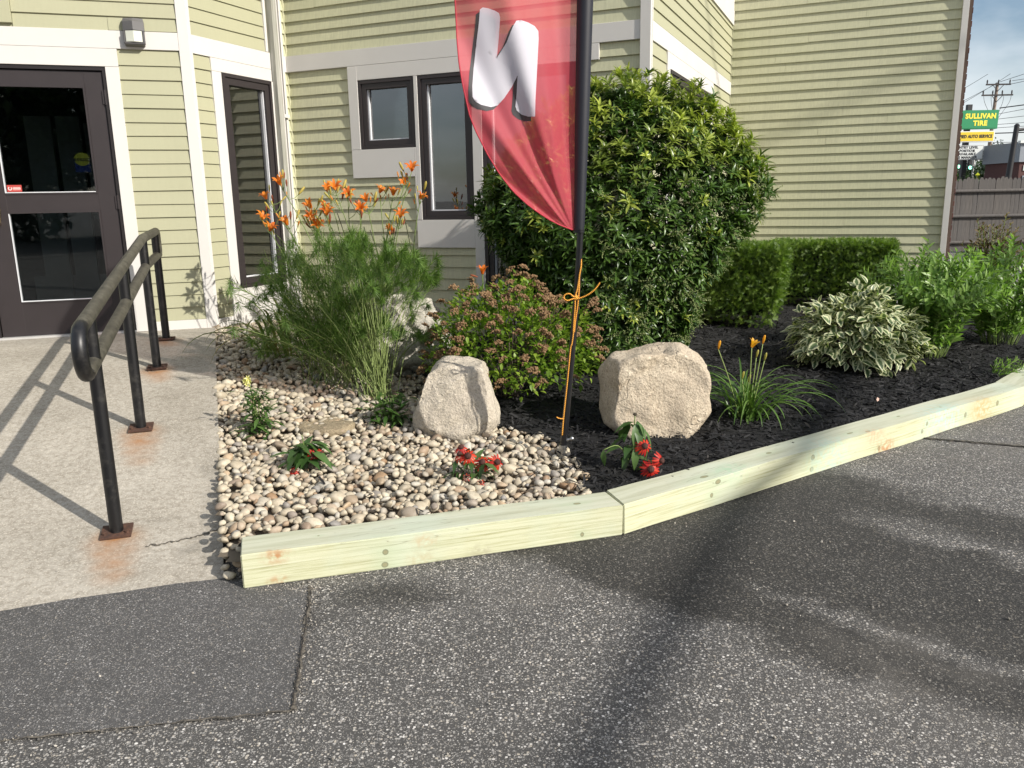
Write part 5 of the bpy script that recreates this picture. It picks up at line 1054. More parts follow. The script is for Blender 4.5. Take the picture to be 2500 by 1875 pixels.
for i in range(9):
    b0 = Vector((rl.uniform(.05, .45), rl.uniform(-.1, .15), -.02)); tipp = b0+Vector((rl.uniform(-.25, .05)-.12, 0, rl.uniform(.75, 1.15))); pts = sm([b0, b0.lerp(tipp, .55)+Vector((.03, 0, 0)), tipp], 6); mb = MB(); mb.tube(pts, .0035, 5); link('stalk', mb.mesh('stalk', flat('dark_stalk', (.045, .05, .02), .7) if i == 0 else bpy.data.materials['dark_stalk'], True), DL)
rr2 = np.random.default_rng(5)
def straps(root, specs, mat):
    for b0, az, L_, rise, w_, bend in specs:
        Vv, Ff = strap(rr2, b0, az, L_, rise, w_, 12, bend); link('leaf', add_faces_mesh('leaf', Vv, Ff, mat, True, {'rnd': np.full(len(Vv), rr2.random()), 'edge': np.zeros(len(Vv))}), root)
straps(DL, [((rl.uniform(-.35, .35), rl.uniform(-.2, .15), -.02), rl.uniform(0, 6.283), rl.uniform(.45, .8), rl.uniform(55, 85), rl.uniform(.009, .014), rl.uniform(.7, 1.1)) for _ in range(46)]+[((.42, .02, -.02), .3, .45, 80, .016, .7), ((.45, .05, -.02), 2.6, .5, 82, .016, .8), ((.5, .0, -.02), .1, .5, 65, .014, 1.1), ((.4, -.05, -.02), 1.2, .45, 85, .015, .6)], M_STRAP)
LD2 = thing('daylily_foliage', 'arching strap leaves drooping over pebbles near the narrow window', 'plant', (-1.72, 5.95, ztr(-1.72, 5.95))); straps(LD2, [((rl.uniform(-.1, .1), rl.uniform(-.1, .1), -.02), rl.uniform(1.8, 4.9), rl.uniform(.45, .8), rl.uniform(50, 85), rl.uniform(.009, .013), rl.uniform(.9, 1.2)) for _ in range(22)]+[((-.05, .2, -.02), 3.0, .85, 82, .011, 1.05)], leafmat('yellowing_strap', [(.08, .13, .025), (.14, .19, .04), (.22, .20, .05), (.16, .10, .03)], .45, .3))
# a single orange daylily standing in the spirea
S1 = Vector((-.182, 5.42, ztr(-.182, 5.42))); SL = thing('orange_daylily', 'single orange daylily bloom rising above the spirea', 'flowers', S1); mb = MB(); top_ = Vector((0, 0, .985-S1.z)); mb.tube([Vector((.02, .02, -.02)), Vector((.01, 0, .4)), top_], .004, 6); link('stalk', mb.mesh('stalk', M_STEM), SL)
o = link('flower', lily_mesh('flower', M_ORG, .075, .72, 8), SL); orient(o, top_, (.05, -.22, 1)); o = link('spent_bud', BM[3], SL); orient(o, top_+Vector((-.03, 0, -.02)), (-1, 0, .3))
for kq in range(3): Vv, Ff = strap(rr2, (0, 0, -.02), 1.1+kq*1.9, .5, 70, .010); link('leaf', add_faces_mesh('leaf', Vv, Ff, M_STRAP, True, {'rnd': np.full(len(Vv), .5), 'edge': np.zeros(len(Vv))}), SL)
# yellow daylily in the mulch
YX, YY = 1.42, 4.78; YZ = ztr(YX, YY); YL = thing('yellow_daylily', 'low daylily clump with grassy leaves and yellow orange blooms beside tan boulder', 'flowers', (YX, YY, YZ))
straps(YL, [((rl.gauss(0, .05), rl.gauss(0, .04), -.02), rl.uniform(0, 6.283), rl.uniform(.30, .58), rl.uniform(48, 86), rl.uniform(.006, .010), rl.uniform(.75, 1.1)) for _ in range(78)]+[((.03, 0, -.02), -.1, .62, 60, .007, .9), ((.03, .02, -.02), .05, .66, 55, .007, .85), ((.02, -.02, -.02), -.4, .5, 50, .007, 1.0)], leafmat('daylily_leaf', [(.06, .13, .022), (.10, .19, .035), (.15, .25, .055)], .38, .3))
YM = lily_mesh('flower', M_YELP, .066, .62, 12); YB = bud_mesh('bud', M_YELP, .06, 9)
for (dx, h, kind_) in ((.02, .47, 'f'), (.085, .49, 'b'), (-.18, .46, 'b'), (.10, .38, 'g'), (.05, .40, 'g'), (-.03, .26, 'g'), (.01, .24, 'g')):
    tip_ = Vector((dx, .02, h*.93)); mb = MB(); mb.tube(sm([Vector((dx*.2, 0, -.02)), Vector((dx*.6, 0, h*.5)), tip_], 4), .003, 5); link('stalk', mb.mesh('stalk', M_STEMY, True), YL)
    o = link('flower' if kind_ == 'f' else 'bud', YM if kind_ == 'f' else (YB if kind_ == 'b' else BM[0]), YL); orient(o, tip_, (.35 if kind_ == 'f' else .1, -.3, 1))

# ---- coneflowers and small bedding plants
M_CLEAF = leafmat('coneflower_leaf', [(.03, .075, .018), (.055, .115, .028), (.085, .155, .045)], .42, .25); M_PET = leafmat('red_petal', [(.40, .012, .012), (.55, .025, .015), (.66, .06, .02)], .5, .35); M_CONE = flat('cone', (.055, .016, .010), .8, 0, .4, .8, 200)
CLT = leaf_t(.19, .22, .42, ((0, .12), (.2, .7), (.42, 1.0), (.7, .62), (1, .02)))
def cone_flower(root, p, axis_, size, npet=14, droop=.5, seed=0):
    r = np.random.default_rng(seed); q = Vector(axis_).normalized().to_track_quat('Z', 'Y').to_matrix(); ph = r.uniform(0, .4, npet); az = np.arange(npet)*6.283/npet+ph*.4
    pt = leaf_t(.105, -.1, droop, ((0, .5), (.3, .9), (.65, 1.0), (.9, .75), (1, .35))); d = np.stack([np.cos(az), np.sin(az), np.full(npet, -.05)-r.uniform(0, .35, npet)], 1); ln_ = size*r.uniform(.85, 1.1, npet); Vv, Ff = scatter(pt[0], pt[1], np.stack([np.cos(az)*size*.22, np.sin(az)*size*.22, np.zeros(npet)], 1), frames(d), np.c_[ln_, ln_*1.15, ln_]); me = add_faces_mesh('flower', Vv, Ff, M_PET, True, {'rnd': np.repeat(r.random(npet), len(pt[0])), 'edge': np.zeros(len(Vv))}); fo = link('flower', me, root); fo.matrix_basis = Matrix.Translation(p) @ q.to_4x4()
    mb = MB(); mb.ico((0, 0, size*.12), size*.40, 2, (1, 1, .8))
    for v_ in mb.bm.verts:
        if v_.index % 2: v_.co *= 1.10
    link('cone', mb.mesh('cone', M_CONE), fo); return fo
def small_plant(name, label, cat, x, y, leaves, stems, mat=M_CLEAF, tmpl=CLT, group=None):
    z = ztr(x, y); root = thing(name, label, cat, (x, y, z), group); lm_ = {}
    for i, (p, d_, L_, rn) in enumerate(leaves):
        key = round(rn*4)
        if key not in lm_: lm_[key] = add_faces_mesh('leaf', tmpl[0], tmpl[1], mat, True, {'rnd': np.full(len(tmpl[0]), key/4), 'edge': tmpl[2]})
        Fm_ = frames(np.array([d_], float))[0]; o = link('leaf', lm_[key], root); M4 = Matrix((Fm_*L_).tolist()).to_4x4(); M4.translation = p; o.matrix_basis = M4
    for s_ in stems: mb = MB(); mb.tube(sm(s_, 4), .0028, 6); link('stem', mb.mesh('stem', M_STEM, True), root)
    return root
rc = random.Random(8)
# coneflower in the mulch: drooping leaves, three red blooms leaning to the right
lv = []
for i in range(20): hgt = rc.uniform(.06, .26); az = rc.uniform(0, 6.283); lv.append(((rc.uniform(-.03, .03)-.01, rc.uniform(-.03, .03), hgt), (math.cos(az), math.sin(az)*.9, rc.uniform(-.9, .2)), rc.uniform(.09, .14), rc.random()))
lv += [((0, -.02, .255), (-.9, -.3, .0), .11, .6), ((0, -.03, .24), (.12, -.5, -1.0), .125, .9), ((.02, -.02, .25), (.6, -.4, -.75), .10, .95), ((.04, 0, .22), (.65, -.2, -.7), .13, .9), ((-.06, -.03, .13), (-.85, -.4, .15), .10, .6), ((-.155, -.07, .13), (-.1, -.2, -1), .085, 1.0), ((.0, -.05, .13), (.05, -.4, -1), .11, .9)]
CM = small_plant('red_coneflower', 'red coneflower with drooping leaves planted in black mulch before tan boulder', 'flowers', .60, 3.90, lv, [[(0, 0, -.02), (0, 0, .12), (.005, -.01, .285)], [(0, 0, -.02), (.05, -.04, .06), (.06, -.06, .12)], [(0, 0, -.02), (.05, -.06, .04), (.07, -.09, .05)], [(0, 0, -.02), (.07, -.06, .06), (.115, -.08, .08)], [(-.02, -.01, .05), (-.08, -.04, .14), (-.155, -.07, .13)]])
cone_flower(CM, (.045, -.07, .145), (.3, -.85, .4), .040, 16, .5, 1); cone_flower(CM, (.072, -.10, .035), (.1, -.9, .35), .044, 18, .4, 2); cone_flower(CM, (.125, -.085, .075), (.7, -.6, .1), .038, 15, .5, 3)
mb = MB(); mb.ico((.005, -.01, .292), .010, 2, (1.1, 1.1, .8)); link('spent_head', mb.mesh('spent_head', flat('spent_cone', (.05, .04, .025), .9)), CM)
# coneflower in the pebbles, five blooms
lv = [((rc.uniform(-.10, .09), rc.uniform(-.07, .05), rc.uniform(.01, .10)), (rc.uniform(-1, 1), rc.uniform(-1, .4), rc.uniform(-.7, .4)), rc.uniform(.06, .10), rc.random()) for _ in range(30)]
CP = small_plant('red_coneflower', 'red coneflower with five open blooms set among the river pebbles', 'flowers', -.20, 3.80, lv, [[(0, 0, -.02), (-.04, 0, .09), (-.06, .01, .14)], [(0, 0, -.02), (-.01, -.01, .08), (-.015, -.02, .12)], [(0, 0, -.02), (.04, -.01, .06), (.05, -.02, .09)], [(0, 0, -.02), (.09, -.01, .06), (.12, -.02, .085)]])
for i, (p, ax_, s_) in enumerate((((-.055, .015, .150), (-.1, -.35, .9), .036), ((-.06, .0, .120), (-.3, -.5, .7), .036), ((-.020, -.025, .118), (.1, -.75, .65), .042), ((.048, -.025, .085), (.15, -.7, .6), .040), ((.120, -.025, .085), (.45, -.7, .4), .038))): cone_flower(CP, p, ax_, s_, 14, .45, 20+i)
cone_flower(CP, (-.03, -.075, .03), (-.1, -.6, .7), .020, 8, .2, 30); cone_flower(CP, (.04, -.085, .005), (.1, -.6, .7), .020, 8, .2, 31)
# coneflower whose blooms have flopped under its leaves
lv = [((rc.uniform(-.05, .05), rc.uniform(-.04, .04), rc.uniform(.03, .13)), (rc.uniform(-1, 1), rc.uniform(-1, .6), rc.uniform(-.6, .5)), rc.uniform(.09, .14), rc.random()) for _ in range(34)]+[((.04, -.03, .09), (.8, -.5, -.1), .15, .9), ((-.02, -.03, .10), (-.5, -.6, -.5), .14, .8)]
CR = small_plant('red_coneflower', 'leafy coneflower with red blooms tucked under its leaves in the pebbles', 'flowers', -1.06, 3.97, lv, [[(0, 0, -.02), (0, 0, .08), (-.01, 0, .17)], [(0, 0, -.02), (.03, 0, .06), (.05, 0, .12)], [(0, 0, -.02), (.03, -.02, .06), (.07, -.03, .075)], [(0, 0, -.02), (-.02, -.05, .03), (-.03, -.09, .012)]]); cone_flower(CR, (.055, -.045, .075), (.3, -.8, .3), .030, 14, .4, 41); cone_flower(CR, (.09, -.03, .078), (.6, -.6, .3), .024, 12, .4, 42); cone_flower(CR, (-.035, -.105, .010), (0, -.6, .8), .026, 12, .2, 43)
mb = MB(); mb.ico((-.01, 0, .176), .009, 2); link('spent_head', mb.mesh('spent_head', bpy.data.materials['spent_cone']), CR)
# leafy upright plant with a pale yellow bloom
BLT = leaf_t(.13, .25, .35, ((0, .15), (.25, .8), (.5, 1.0), (.75, .65), (1, .03)))
lv = []
for i in range(190): t = rc.random(); az = rc.uniform(0, 6.283); lv.append((((rc.gauss(0, .042)), rc.gauss(0, .04), .01+t*.24), (math.cos(az), math.sin(az), rc.uniform(-.35, .6)+.4*t), rc.uniform(.065, .10)*(1.15-.5*t), rc.random()))
YP = small_plant('snapdragon', 'leafy upright plant topped by pale yellow blooms beside the ramp edge', 'flowers', -1.44, 4.46, lv, [[(rc.uniform(-.03, .03), rc.uniform(-.03, .03), -.02), (rc.uniform(-.03, .03), 0, .12), (rc.uniform(-.03, .03), 0, .23)] for _ in range(6)]+[[(0, 0, .1), (-.02, 0, .2), (-.03, -.01, .295)]], leafmat('snapdragon_leaf', [(.03, .075, .015), (.06, .12, .025), (.09, .165, .04)], .42, .25), BLT)
M_PALE = leafmat('pale_yellow_petal', [(.78, .72, .22), (.85, .80, .40)], .5, .35)
for i, p in enumerate(((-.035, -.015, .285), (-.018, -.02, .300), (-.045, -.01, .303), (-.03, -.02, .318))):
    o = link('flower', lily_mesh('flower', M_PALE, .030, .9, 60+i), YP); orient(o, p, (rc.uniform(-.6, .6), -.7, .3))
# second young plant against the upright boulder
lv = []
for i in range(120): t = rc.random(); az = rc.uniform(0, 6.283); lv.append(((rc.gauss(0, .055), rc.gauss(0, .04), .01+t*.14), (math.cos(az), math.sin(az), rc.uniform(-.3, .7)), rc.uniform(.065, .105), rc.random()))
small_plant('snapdragon', 'young green plant without blooms growing left of the upright boulder', 'flowers', -.73, 4.66, lv, [[(rc.uniform(-.06, .06), 0, -.02), (rc.uniform(-.06, .06), 0, .07), (rc.uniform(-.06, .06), 0, .15)] for _ in range(6)], bpy.data.materials['snapdragon_leaf'], BLT)
# fallen petals / dry leaf on the mulch
mb = MB(); mb.prism([(0, 0, 0), (.012, .004, .002), (.016, .018, .006), (.006, .026, .004), (-.004, .012, .001)], (0, 0, .0015)); o = mb.build('fallen_leaf', flat('dry_petal', (.62, .42, .34), .8)); o.location = (2.34, 5.06, .155); o.rotation_euler = (R(60), 0, .3); tag(o, 'dry pale pink leaf lying on the mulch by the long timber', 'leaf')

# ------------------------------------------------------------------ beyond the bed: fence, street, signs
FY0 = 20.0
k = NT('weathered_cedar'); v = k.coord('Object'); oi = k.new('ObjectInfo'); g = k.noise(k.coord('Object', (30, 30, 1.6)), 1.5, 5, .65); c = k.ramp(g, [(.3, (.06, .054, .05)), (.7, (.145, .13, .118))]); k.color(k.mix(k.math('MULTIPLY', oi.outputs['Random'], .5), c, (.085, .08, .078))); k.bump(g, .3, .004); k.set(Roughness=.9); M_CED = k.m
FN = thing('picket_fence', 'weathered grey brown wooden picket fence behind the garden bed', 'fence', (9.4, FY0, 0))
pk = []
for s_ in range(4):
    mb = MB(); w_ = .097+.004*s_; h_ = 1.74+.012*s_; mb.prism([(-w_/2, 0, .03), (w_/2, 0, .03), (w_/2, 0, h_-.06), (w_*.2, 0, h_), (-w_*.2, 0, h_), (-w_/2, 0, h_-.06)], (0, .016, 0)); pk.append(mb.mesh('picket', M_CED))
for i in range(64): o = link('picket', pk[RND.randint(0, 3)], FN); o.location = (i*.101, .02+RND.uniform(-.003, .003), RND.uniform(-.012, .012)); o.rotation_euler[1] = RND.uniform(-.008, .008)
for z in (.25, .87, 1.46):
    mb = MB(); mb.tube([(-.1, -.02, z), (6.5, -.02, z)], .040, 10); link('rail', mb.mesh('rail', M_CED, autosmooth=50), FN)
for x in (2.2, 4.9): mb = MB(); mb.tube([(x, .10, -.1), (x, .10, 1.62)], .05, 10); link('post', mb.mesh('post', M_CED, autosmooth=50), FN)
def txt(body, size, mat, parent, loc, bold=0, sx=1.0, shear=0, width=None):
    c = bpy.data.curves.new('lettering', 'FONT'); c.body = body; c.size = size; c.align_x = 'CENTER'; c.align_y = 'CENTER'; c.extrude = .01; c.offset = bold; c.shear = shear; c.space_character = 1.08
    o = bpy.data.objects.new('lettering', c); COL.objects.link(o); me = bpy.data.meshes.new_from_object(o.evaluated_get(bpy.context.evaluated_depsgraph_get())); bpy.data.objects.remove(o); bpy.data.curves.remove(c)
    me.materials.clear(); me.materials.append(mat); q = link('lettering', me, parent); q.location = loc; q.rotation_euler = (R(90), 0, 0); 
    xs_ = [v_.co.x for v_ in me.vertices]; q.scale = ((width/(max(xs_)-min(xs_))) if width else sx, 1, 1); return q
def sx_(px, y): return y*(.5601+.00050*(px-2400))       # bearing table of the survey photo: metres right at distance y
# pylon sign, 60 m away
SY_ = 60.0
def zz_(py, y): return CAM_H+y*(.0775-.00047*(py-300))
PS = thing('pylon_sign', 'tall roadside sign with green, yellow and white panels beyond the fence', 'sign', (sx_(2367, SY_), SY_, 0)); X0 = sx_(2367, SY_)
M_GRN = flat('sign_green', (.01, .22, .085), .45); M_SYL = flat('sign_yellow', (.72, .50, .02), .45); M_SWH = flat('sign_white', (.66, .68, .66), .5); M_SBK = flat('sign_black', (.012, .012, .014), .5); M_LYL = flat('letter_yellow', (.85, .72, .06), .45)
mb = MB(); mb.box((-.0, .2, 3.7), (.32, .3, 7.4)); link('post', mb.mesh('post', M_SBK), PS)
def panel(name, px0, px1, py0, py1, mat, frame):
    x0, x1, z0, z1 = sx_(px0, SY_)-X0, sx_(px1, SY_)-X0, zz_(py1, SY_), zz_(py0, SY_); mb = MB(); mb.box(((x0+x1)/2, 0, (z0+z1)/2), (x1-x0, .4, z1-z0)); b_ = link(name, mb.mesh(name, frame), PS)
    mb = MB(); mb.box(((x0+x1)/2, -.21, (z0+z1)/2), (x1-x0-.12, .02, z1-z0-.12)); link('sign_face', mb.mesh('sign_face', mat), b_); return b_, (x0+x1)/2, (z0+z1)/2, z1-z0
b_, cx, cz, hh = panel('green_panel', 2304, 2431, 269, 314, M_GRN, M_GRN)
txt('SULLIVAN', .46, M_LYL, b_, (sx_(2389, SY_)-X0, -.225, cz+.22), .022, width=2.15); txt('TIRE', .46, M_LYL, b_, (sx_(2389, SY_)-X0, -.225, cz-.26), .022, width=1.0)
b_, cx, cz, hh = panel('yellow_panel', 2306, 2426, 319, 345, M_SYL, M_SWH); txt('CERTIFIED AUTO SERVICE', .30, M_SBK, b_, (sx_(2371, SY_)-X0, -.225, cz), .012, width=3.0)
b_, cx, cz, hh = panel('letter_board', 2315, 2404, 353, 388, M_SWH, M_STEEL)
for i, (s_, w_, o_) in enumerate((('ENTRY LEVEL', 1.46, 0), ('POSITIO', .86, -.12), ('AVAILABLE', 1.22, 0), ('SEE MANAGER', 1.52, -.06))): txt(s_, .23, M_SBK, b_, (sx_(2366, SY_)-X0+o_, -.225, cz+.345-i*.225), .006, width=w_)
mb = MB(); mb.box((sx_(2366, SY_)-X0+.43, -.225, cz+.12), (.15, .01, .17)); link('letter_block', mb.mesh('letter_block', M_SBK), b_)
# utility pole with crossarms
UY = 80.0; UX = sx_(2424, UY); M_WOODP = flat('pole_wood', (.26, .20, .16), .9); M_ARM = flat('crossarm', (.05, .045, .045), .9); M_WIRE = flat('wire', (.03, .03, .034), .6)
UP = thing('utility_pole', 'wooden utility pole with two crossarms behind the tall sign', 'pole', (UX, UY, 0)); zt_ = zz_(205, UY)
mb = MB(); mb.tube([(-.25, 0, -.3), (0, 0, zt_)], [.20, .13], 10); link('pole', mb.mesh('pole', M_WOODP, autosmooth=50), UP)
for py, hw, n_i in ((209, 1.15, 3), (234, 1.45, 4)):
    z = zz_(py, UY); mb = MB(); mb.box((0, -.18, z), (hw*2, .12, .13)); mb.tube([(-.5, -.18, z-.05), (0, -.15, z-.6)], .03, 5); mb.tube([(.5, -.18, z-.05), (0, -.15, z-.6)], .03, 5); arm = link('crossarm', mb.mesh('crossarm', M_ARM), UP)
    for i in range(n_i):
        x = -hw*.92+i*hw*1.84/(n_i-1); mb = MB(); mb.tube([(x, -.18, z+.06), (x, -.18, z+.28), (x, -.18, z+.42)], [.05, .07, .04], 7); link('insulator', mb.mesh('insulator', M_ARM), arm)
for i, x in enumerate((-1.3, -.6, .6, 1.3)):
    z = zz_(234, UY); mb = MB(); mb.tube(sm([(x, -.2, z+.1), (x*.9, -.25, z-.6), (x*.5, -.22, z-1.5), (x*.1, -.17, z-2.3)], 4), .018, 4); link('jumper_wire', mb.mesh('jumper_wire', M_WIRE), UP)
def wire(a_, b_, sag, r_, label):
    a_, b_ = Vector(a_), Vector(b_); pts = [a_.lerp(b_, t/14)+Vector((0, 0, -sag*4*(t/14)*(1-t/14))) for t in range(15)]; mb = MB(); mb.tube([p-a_ for p in pts], r_, 5); o = mb.build('overhead_wire', M_WIRE); o.location = a_; return tag(o, label, 'wire', 'overhead wires in the sky by the utility pole')
for i, (px, py, ex_, ez_, sag) in enumerate(((2427, 203, 60, 24, .8), (2442, 211, 60, 20.5, 1.2), (2455, 201, 62, 16.5, .8), (2432, 265, 60, 14.2, .8), (2431, 279, 60, 16.3, .8), (2432, 291, 60, 13.3, .9), (2430, 304, 60, 10.0, .6), (2430, 312, 60, 9.0, .5), (2428, 325, 60, 8.9, .9), (2426, 347, 60, 5.6, .4))):
    wire((sx_(px, UY), UY-.2, zz_(py, UY)), (ex_+14, UY-26, ez_), sag, .022 if i not in (3, 8) else .05, 'thin overhead wire running right from the utility pole')
for i, (x_, z0_, z1_) in enumerate(((-1.1, 12.0, 7.2), (-.5, 11.0, 7.0), (1.0, 12.0, 6.6))):
    wire((UX+x_, UY-.2, z0_), (UX+x_-9, UY+4, z1_), .4, .020, 'thin overhead wire running down left from the utility pole')
# signal pole with mast arm
GY = 45.0; GX = sx_(2478, GY); GP = thing('signal_pole', 'black street pole with a side arm at the far right', 'pole', (GX, GY, 0)); zt_ = zz_(307, GY)
mb = MB(); mb.tube([(-.22, 0, -.2), (.06, 0, zt_)], [.17, .13], 12); mb.tube([(.06, 0, zt_), (.06, 0, zt_+.1)], [.15, .06], 12); link('pole', mb.mesh('pole', M_SBK, autosmooth=50), GP); mb = MB(); mb.tube([(.1, 0, zt_-.22), (5, 0, zt_+.15)], [.085, .06], 8); link('mast_arm', mb.mesh('mast_arm', M_SBK), GP)
SLY = 52.0; mb = MB(); SLX = sx_(2500, SLY); ST = thing('street_light', 'grey street light head on an arm over the road', 'street light', (SLX+1.6, SLY, 0)); zq = zz_(166, SLY)
mb.tube([(0, 0, -.2), (0, 0, zq-.3), (-.3, 0, zq), (-1.2, 0, zq+.05)], [.1, .07, .05, .04], 8); link('pole', mb.mesh('pole', M_STEEL, autosmooth=50), ST); mb = MB(); mb.box((-1.55, 0, zq+.02), (.72, .28, .14), None, .05); link('lamp_head', mb.mesh('lamp_head', M_STEEL), ST)
# traffic signals (lit green)
k = NT('signal_green'); k.b.inputs['Emission Color'].default_value = (.05, 1, .55, 1); k.b.inputs['Emission Strength'].default_value = 2.2; M_SG = k.m
for px, py, wh in ((2352, 404, 'green traffic signal seen left of the sign post'), (2380, 407, 'green traffic signal seen right of the sign post')):
    ty = 70.0; x = sx_(px, ty); z = zz_(py, ty); t_ = thing('traffic_light', wh, 'traffic light', (x, ty, 0)); mb = MB(); mb.box((0, .1, z+.35), (.36, .2, 1.05), None, .03); link('housing', mb.mesh('housing', M_SBK), t_)
    for q, m_ in ((0, M_SG), (.34, M_SBK), (.68, M_SBK)): mb = MB(); mb.tube([(0, -.04, z+q), (0, .0, z+q)], .14, 14); link('lens', mb.mesh('lens', m_), t_)
    mb = MB(); mb.tube([(.35, .15, -.2), (.35, .15, z+.9), (0, .15, z+.9)], .06, 7); link('pole', mb.mesh('pole', M_STEEL), t_)
# brick building across the street
BY = 56.0; BX0 = sx_(2483, BY); B2 = thing('brick_shop', 'dark brick shop with a grey fascia across the street', 'building', (BX0+6.4, BY+2, 0)); zr = zz_(347, BY)
M_BR2 = flat('dark_brick', (.09, .04, .036), .9, 0, .3); M_FAS = flat('grey_fascia', (.22, .24, .27), .6); mb = MB(); mb.box((0, 0, zr*.36), (12, 4, zr*.72)); link('wall', mb.mesh('wall', M_BR2), B2)
mb = MB(); mb.box((0, 0, zr*.86), (12.3, 4.3, zr*.28)); rf_ = link('roof', mb.mesh('roof', M_FAS), B2); mb = MB(); mb.box((0, -2.2, zr*1.0), (12.6, .3, .16)); link('coping', mb.mesh('coping', M_SWH), rf_)
for i in range(6):
    mb = MB(); mb.box((-5.0+i*1.9, -2.02, 1.45), (1.5, .08, 1.9)); wn = link('window', mb.mesh('window', M_FAS), B2); mb = MB(); mb.box((-5.0+i*1.9, -2.08, 1.45), (1.34, .05, 1.74)); link('pane', mb.mesh('pane', m_glass('shop_glass', .2, 1.2) if i == 0 else bpy.data.materials['shop_glass']), wn)
    mb = MB(); mb.box((-5.0+i*1.9, -2.04, 2.9), (1.5, .05, .35)); link('sign_band', mb.mesh('sign_band', M_SWH), B2)
# trees and bushes along the road
M_TL = leafmat('tree_leaf', [(.015, .035, .010), (.03, .06, .015), (.05, .09, .022)], .5, .2); M_PINE = leafmat('pine_leaf', [(.010, .028, .012), (.022, .05, .018)], .5, .15); M_BUSH = leafmat('bush_leaf', [(.04, .085, .015), (.08, .15, .025)], .5, .25)
def far_tree(name, label, px, y, py_top, width, zbot, mat, seed, n=1500, cat='tree', shape='round', leaf=.30):
    r = np.random.default_rng(seed); x = sx_(px, y); top = zz_(py_top, y); root = thing(name, label, cat, (x, y, 0)); u_ = unit(r.normal(size=(n, 3))); rr__ = r.random(n)**.45; P_ = u_*rr__[:, None]; H_ = (top-zbot)/2
    lob = 1+.22*np.sin(u_[:, 0]*6+seed)+.18*np.sin(u_[:, 2]*7+u_[:, 1]*5+seed)
    if shape == 'cone': P_[:, :2] *= (1.05-.75*(P_[:, 2:]+1)/2)*1.1
    P_ = P_*lob[:, None]*np.array([width/2, width/2, H_])+[0, 0, zbot+H_]; o = link('crown', leaves_mesh('crown', leaf_t(.38, .2, .2, ((0, .2), (.4, 1), (1, .05))), P_, unit(r.normal(size=(n, 3))), None, r.uniform(.6, 1.2, n)*leaf, mat, rg=r), root); tag(o, kind='stuff')
    mb = MB(); mb.tube([(0, 0, -.2), (.03, .02, zbot+H_*.4), (0, 0, zbot+H_*1.3)], [.04*H_+.05, .03*H_+.03, .02], 7)
    for i in range(5): a_ = i*1.3; mb.tube([(0, 0, zbot+H_*.35), (math.cos(a_)*width*.25, math.sin(a_)*width*.25, zbot+H_*1.0)], [.02*H_+.02, .01], 5)
    link('trunk', mb.mesh('trunk', M_BARK), root); return root
far_tree('street_tree', 'broad mid green tree right of the wooden utility pole', 2440, 66, 372, 3.4, .6, M_TL, 1, 2600, leaf=.24)
far_tree('pine_tree', 'dark pine with a rounded top above the street trees', 2438, 95, 346, 3.6, 3.4, M_PINE, 2, 2200, leaf=.26)
far_tree('street_tree', 'dark green tree behind the traffic signals', 2385, 88, 392, 4.2, .4, M_TL, 3, 2200, leaf=.3)
far_tree('street_tree', 'tree at the dark green edge beside the brick corner', 2352, 92, 388, 3.2, .4, M_TL, 4, 1600, leaf=.3)
far_tree('street_tree', 'tree between the utility pole and the pine', 2415, 92, 385, 3.4, .4, M_TL, 6, 1600, leaf=.3)
far_tree('street_tree', 'low tree in front of the brick shop wall', 2462, 80, 398, 3.0, .3, M_TL, 7, 1500, leaf=.26)
far_tree('roadside_bush', 'light green bush just above the fence pickets', 2346, 50, 422, 1.5, .2, M_BUSH, 5, 900, 'bush', leaf=.14)
k = NT('marker_yellow'); k.set(Base_Color=(.55, .62, .02, 1), Roughness=.5); mb = MB(); MY = 62.0; mx_ = sx_(2400, MY); mk = thing('road_sign', 'small yellow green warning sign above the fence', 'sign', (mx_, MY, 0))
for z in (zz_(425, MY), zz_(436, MY)): mb.prism([(0, 0, z+.17), (.17, 0, z), (0, 0, z-.17), (-.17, 0, z)], (0, .02, 0))
link('plate', mb.mesh('plate', k.m), mk); mb = MB(); mb.tube([(0, .05, -.1), (0, .05, zz_(420, MY))], .03, 6); link('post', mb.mesh('post', M_STEEL), mk)
# parked car just showing over the pickets
CY_ = 64.0; CXX = sx_(2381, CY_); PCAR = thing('parked_car', 'silver car showing its roof above the picket fence', 'car', (CXX, CY_, 0)); M_CAR = flat('car_paint', (.45, .46, .48), .3, .4); prof_ = [(-2.1, .35), (2.1, .35), (2.15, .75), (1.9, .95), (1.1, 1.02), (.6, 1.48), (-.9, 1.5), (-1.5, 1.05), (-2.05, .98), (-2.15, .7)]
mb = MB(); mb.prism([(x, -.85, z) for x, z in prof_], (0, 1.7, 0)); bmesh.ops.bevel(mb.bm, geom=list(mb.bm.edges), offset=.06, segments=2, affect='EDGES'); link('body', mb.mesh('body', M_CAR, autosmooth=40), PCAR)
for wx in ([(.05, 1.06), (.95, 1.06), (.52, 1.42), (.05, 1.43)], [(-1.3, 1.06), (-.02, 1.06), (-.02, 1.43), (-.88, 1.43)]): mb = MB(); mb.prism([(x, -.87, z) for x, z in wx], (0, .01, 0)); link('window', mb.mesh('window', M_SBK), PCAR)
for wx in (-1.35, 1.35):
    for wy in (-.8, .62): mb = MB(); mb.tube([(wx, wy, .33), (wx, wy+.18, .33)], .33, 16); link('wheel', mb.mesh('wheel', M_SBK), PCAR)

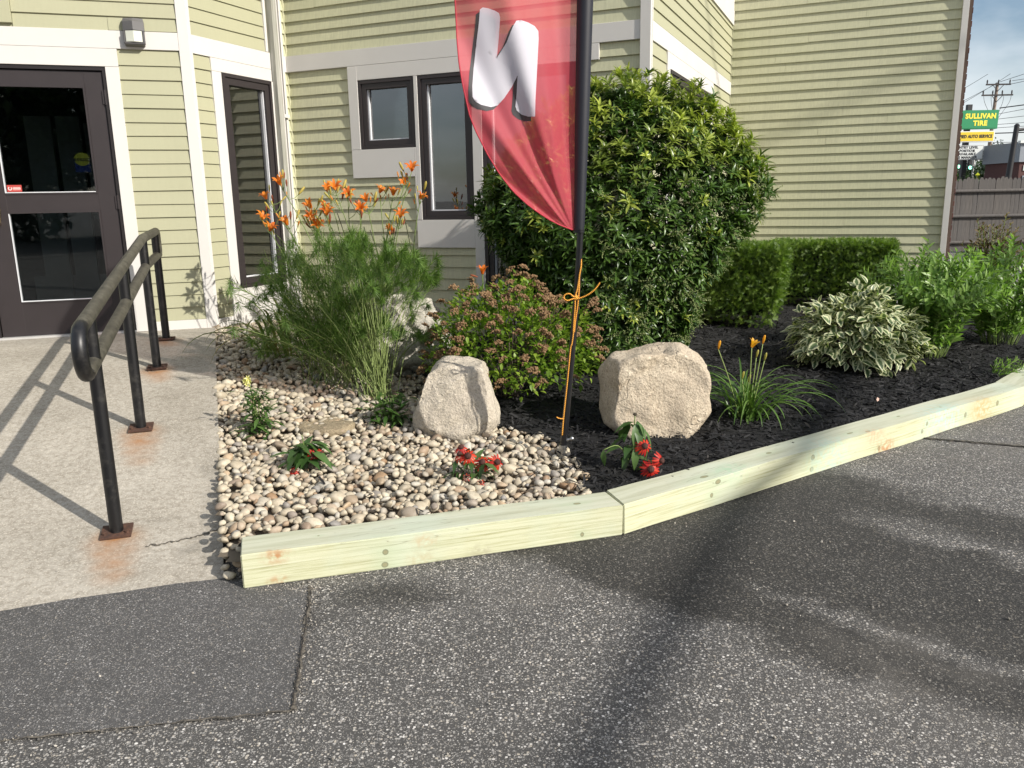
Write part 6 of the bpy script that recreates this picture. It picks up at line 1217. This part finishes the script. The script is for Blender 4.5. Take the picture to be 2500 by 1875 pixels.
# cables over the car park and their poles (outside the frame; their soft shadows cross the wall and the asphalt)
for i, (px_, py_, h_, lb) in enumerate(((25.0, 1.7, 12.2, 'wooden utility pole carrying a cable high over the car park'), (-12.0, -1.2, 12.2, 'wooden utility pole far left of the ramp'), (17.0, 9.6, 8.0, 'short wooden pole right of the picket fence'), (3.5, -18.2, 8.0, 'short wooden pole behind the parking area'))):
    t_ = thing('utility_pole', lb, 'pole', (px_, py_, 0)); mb = MB(); mb.tube([(0, 0, -.3), (0, 0, h_)], [.17, .11], 10); link('pole', mb.mesh('pole', M_WOODP, autosmooth=50), t_); mb = MB(); mb.tube([(0, 0, h_-.1), (0, 0, h_+.12)], .05, 8); link('insulator', mb.mesh('insulator', M_ARM), t_)
def cable(a_, b_, r_, label): a_, b_ = Vector(a_), Vector(b_); mb = MB(); mb.tube([a_.lerp(b_, t/10)-a_ for t in range(11)], r_, 7); o = mb.build('overhead_cable', M_WIRE); o.location = a_; return tag(o, label, 'cable')
cable((-12.0, -1.19, 11.55), (25.0, 1.75, 11.70), .026, 'long level cable high above the car park'); cable((3.45, -18.2, 7.34), (17.1, 9.66, 7.34), .055, 'thicker lower cable crossing above the asphalt')

for i, (x_, y_, t_, w_) in enumerate(((-9, -29, 9.5, 12), (-1, -31, 10, 12), (7, -29, 9.5, 12), (15, -36, 10, 12), (-19, -32, 10, 12))):
    r = np.random.default_rng(500+i); root = thing('street_tree', ['leafy tree with a wide crown across the car park, mirrored in the glass door', 'tallest leafy tree across the car park', 'small round tree across the car park', 'leafy tree at the far corner of the car park', 'leafy tree behind the ramp side of the car park'][i], 'tree', (x_, y_, 0)); n = 16000
    u_ = unit(r.normal(size=(n, 3))); P_ = u_*(r.random(n)**.45)[:, None]*(1+.2*np.sin(u_[:, :1]*6+i))*np.array([w_/2, w_/2, (t_-.3)/2])+[0, 0, .3+(t_-.3)/2]
    o = link('crown', leaves_mesh('crown', leaf_t(.38, .2, .2, ((0, .2), (.4, 1), (1, .05))), P_, unit(r.normal(size=(n, 3))), None, r.uniform(.25, .5, n), M_TL, rg=r), root); tag(o, kind='stuff'); mb = MB(); mb.tube([(0, 0, -.2), (.05, 0, 1.5), (0, 0, t_*.7)], [.22, .16, .05], 8); link('trunk', mb.mesh('trunk', M_BARK), root)
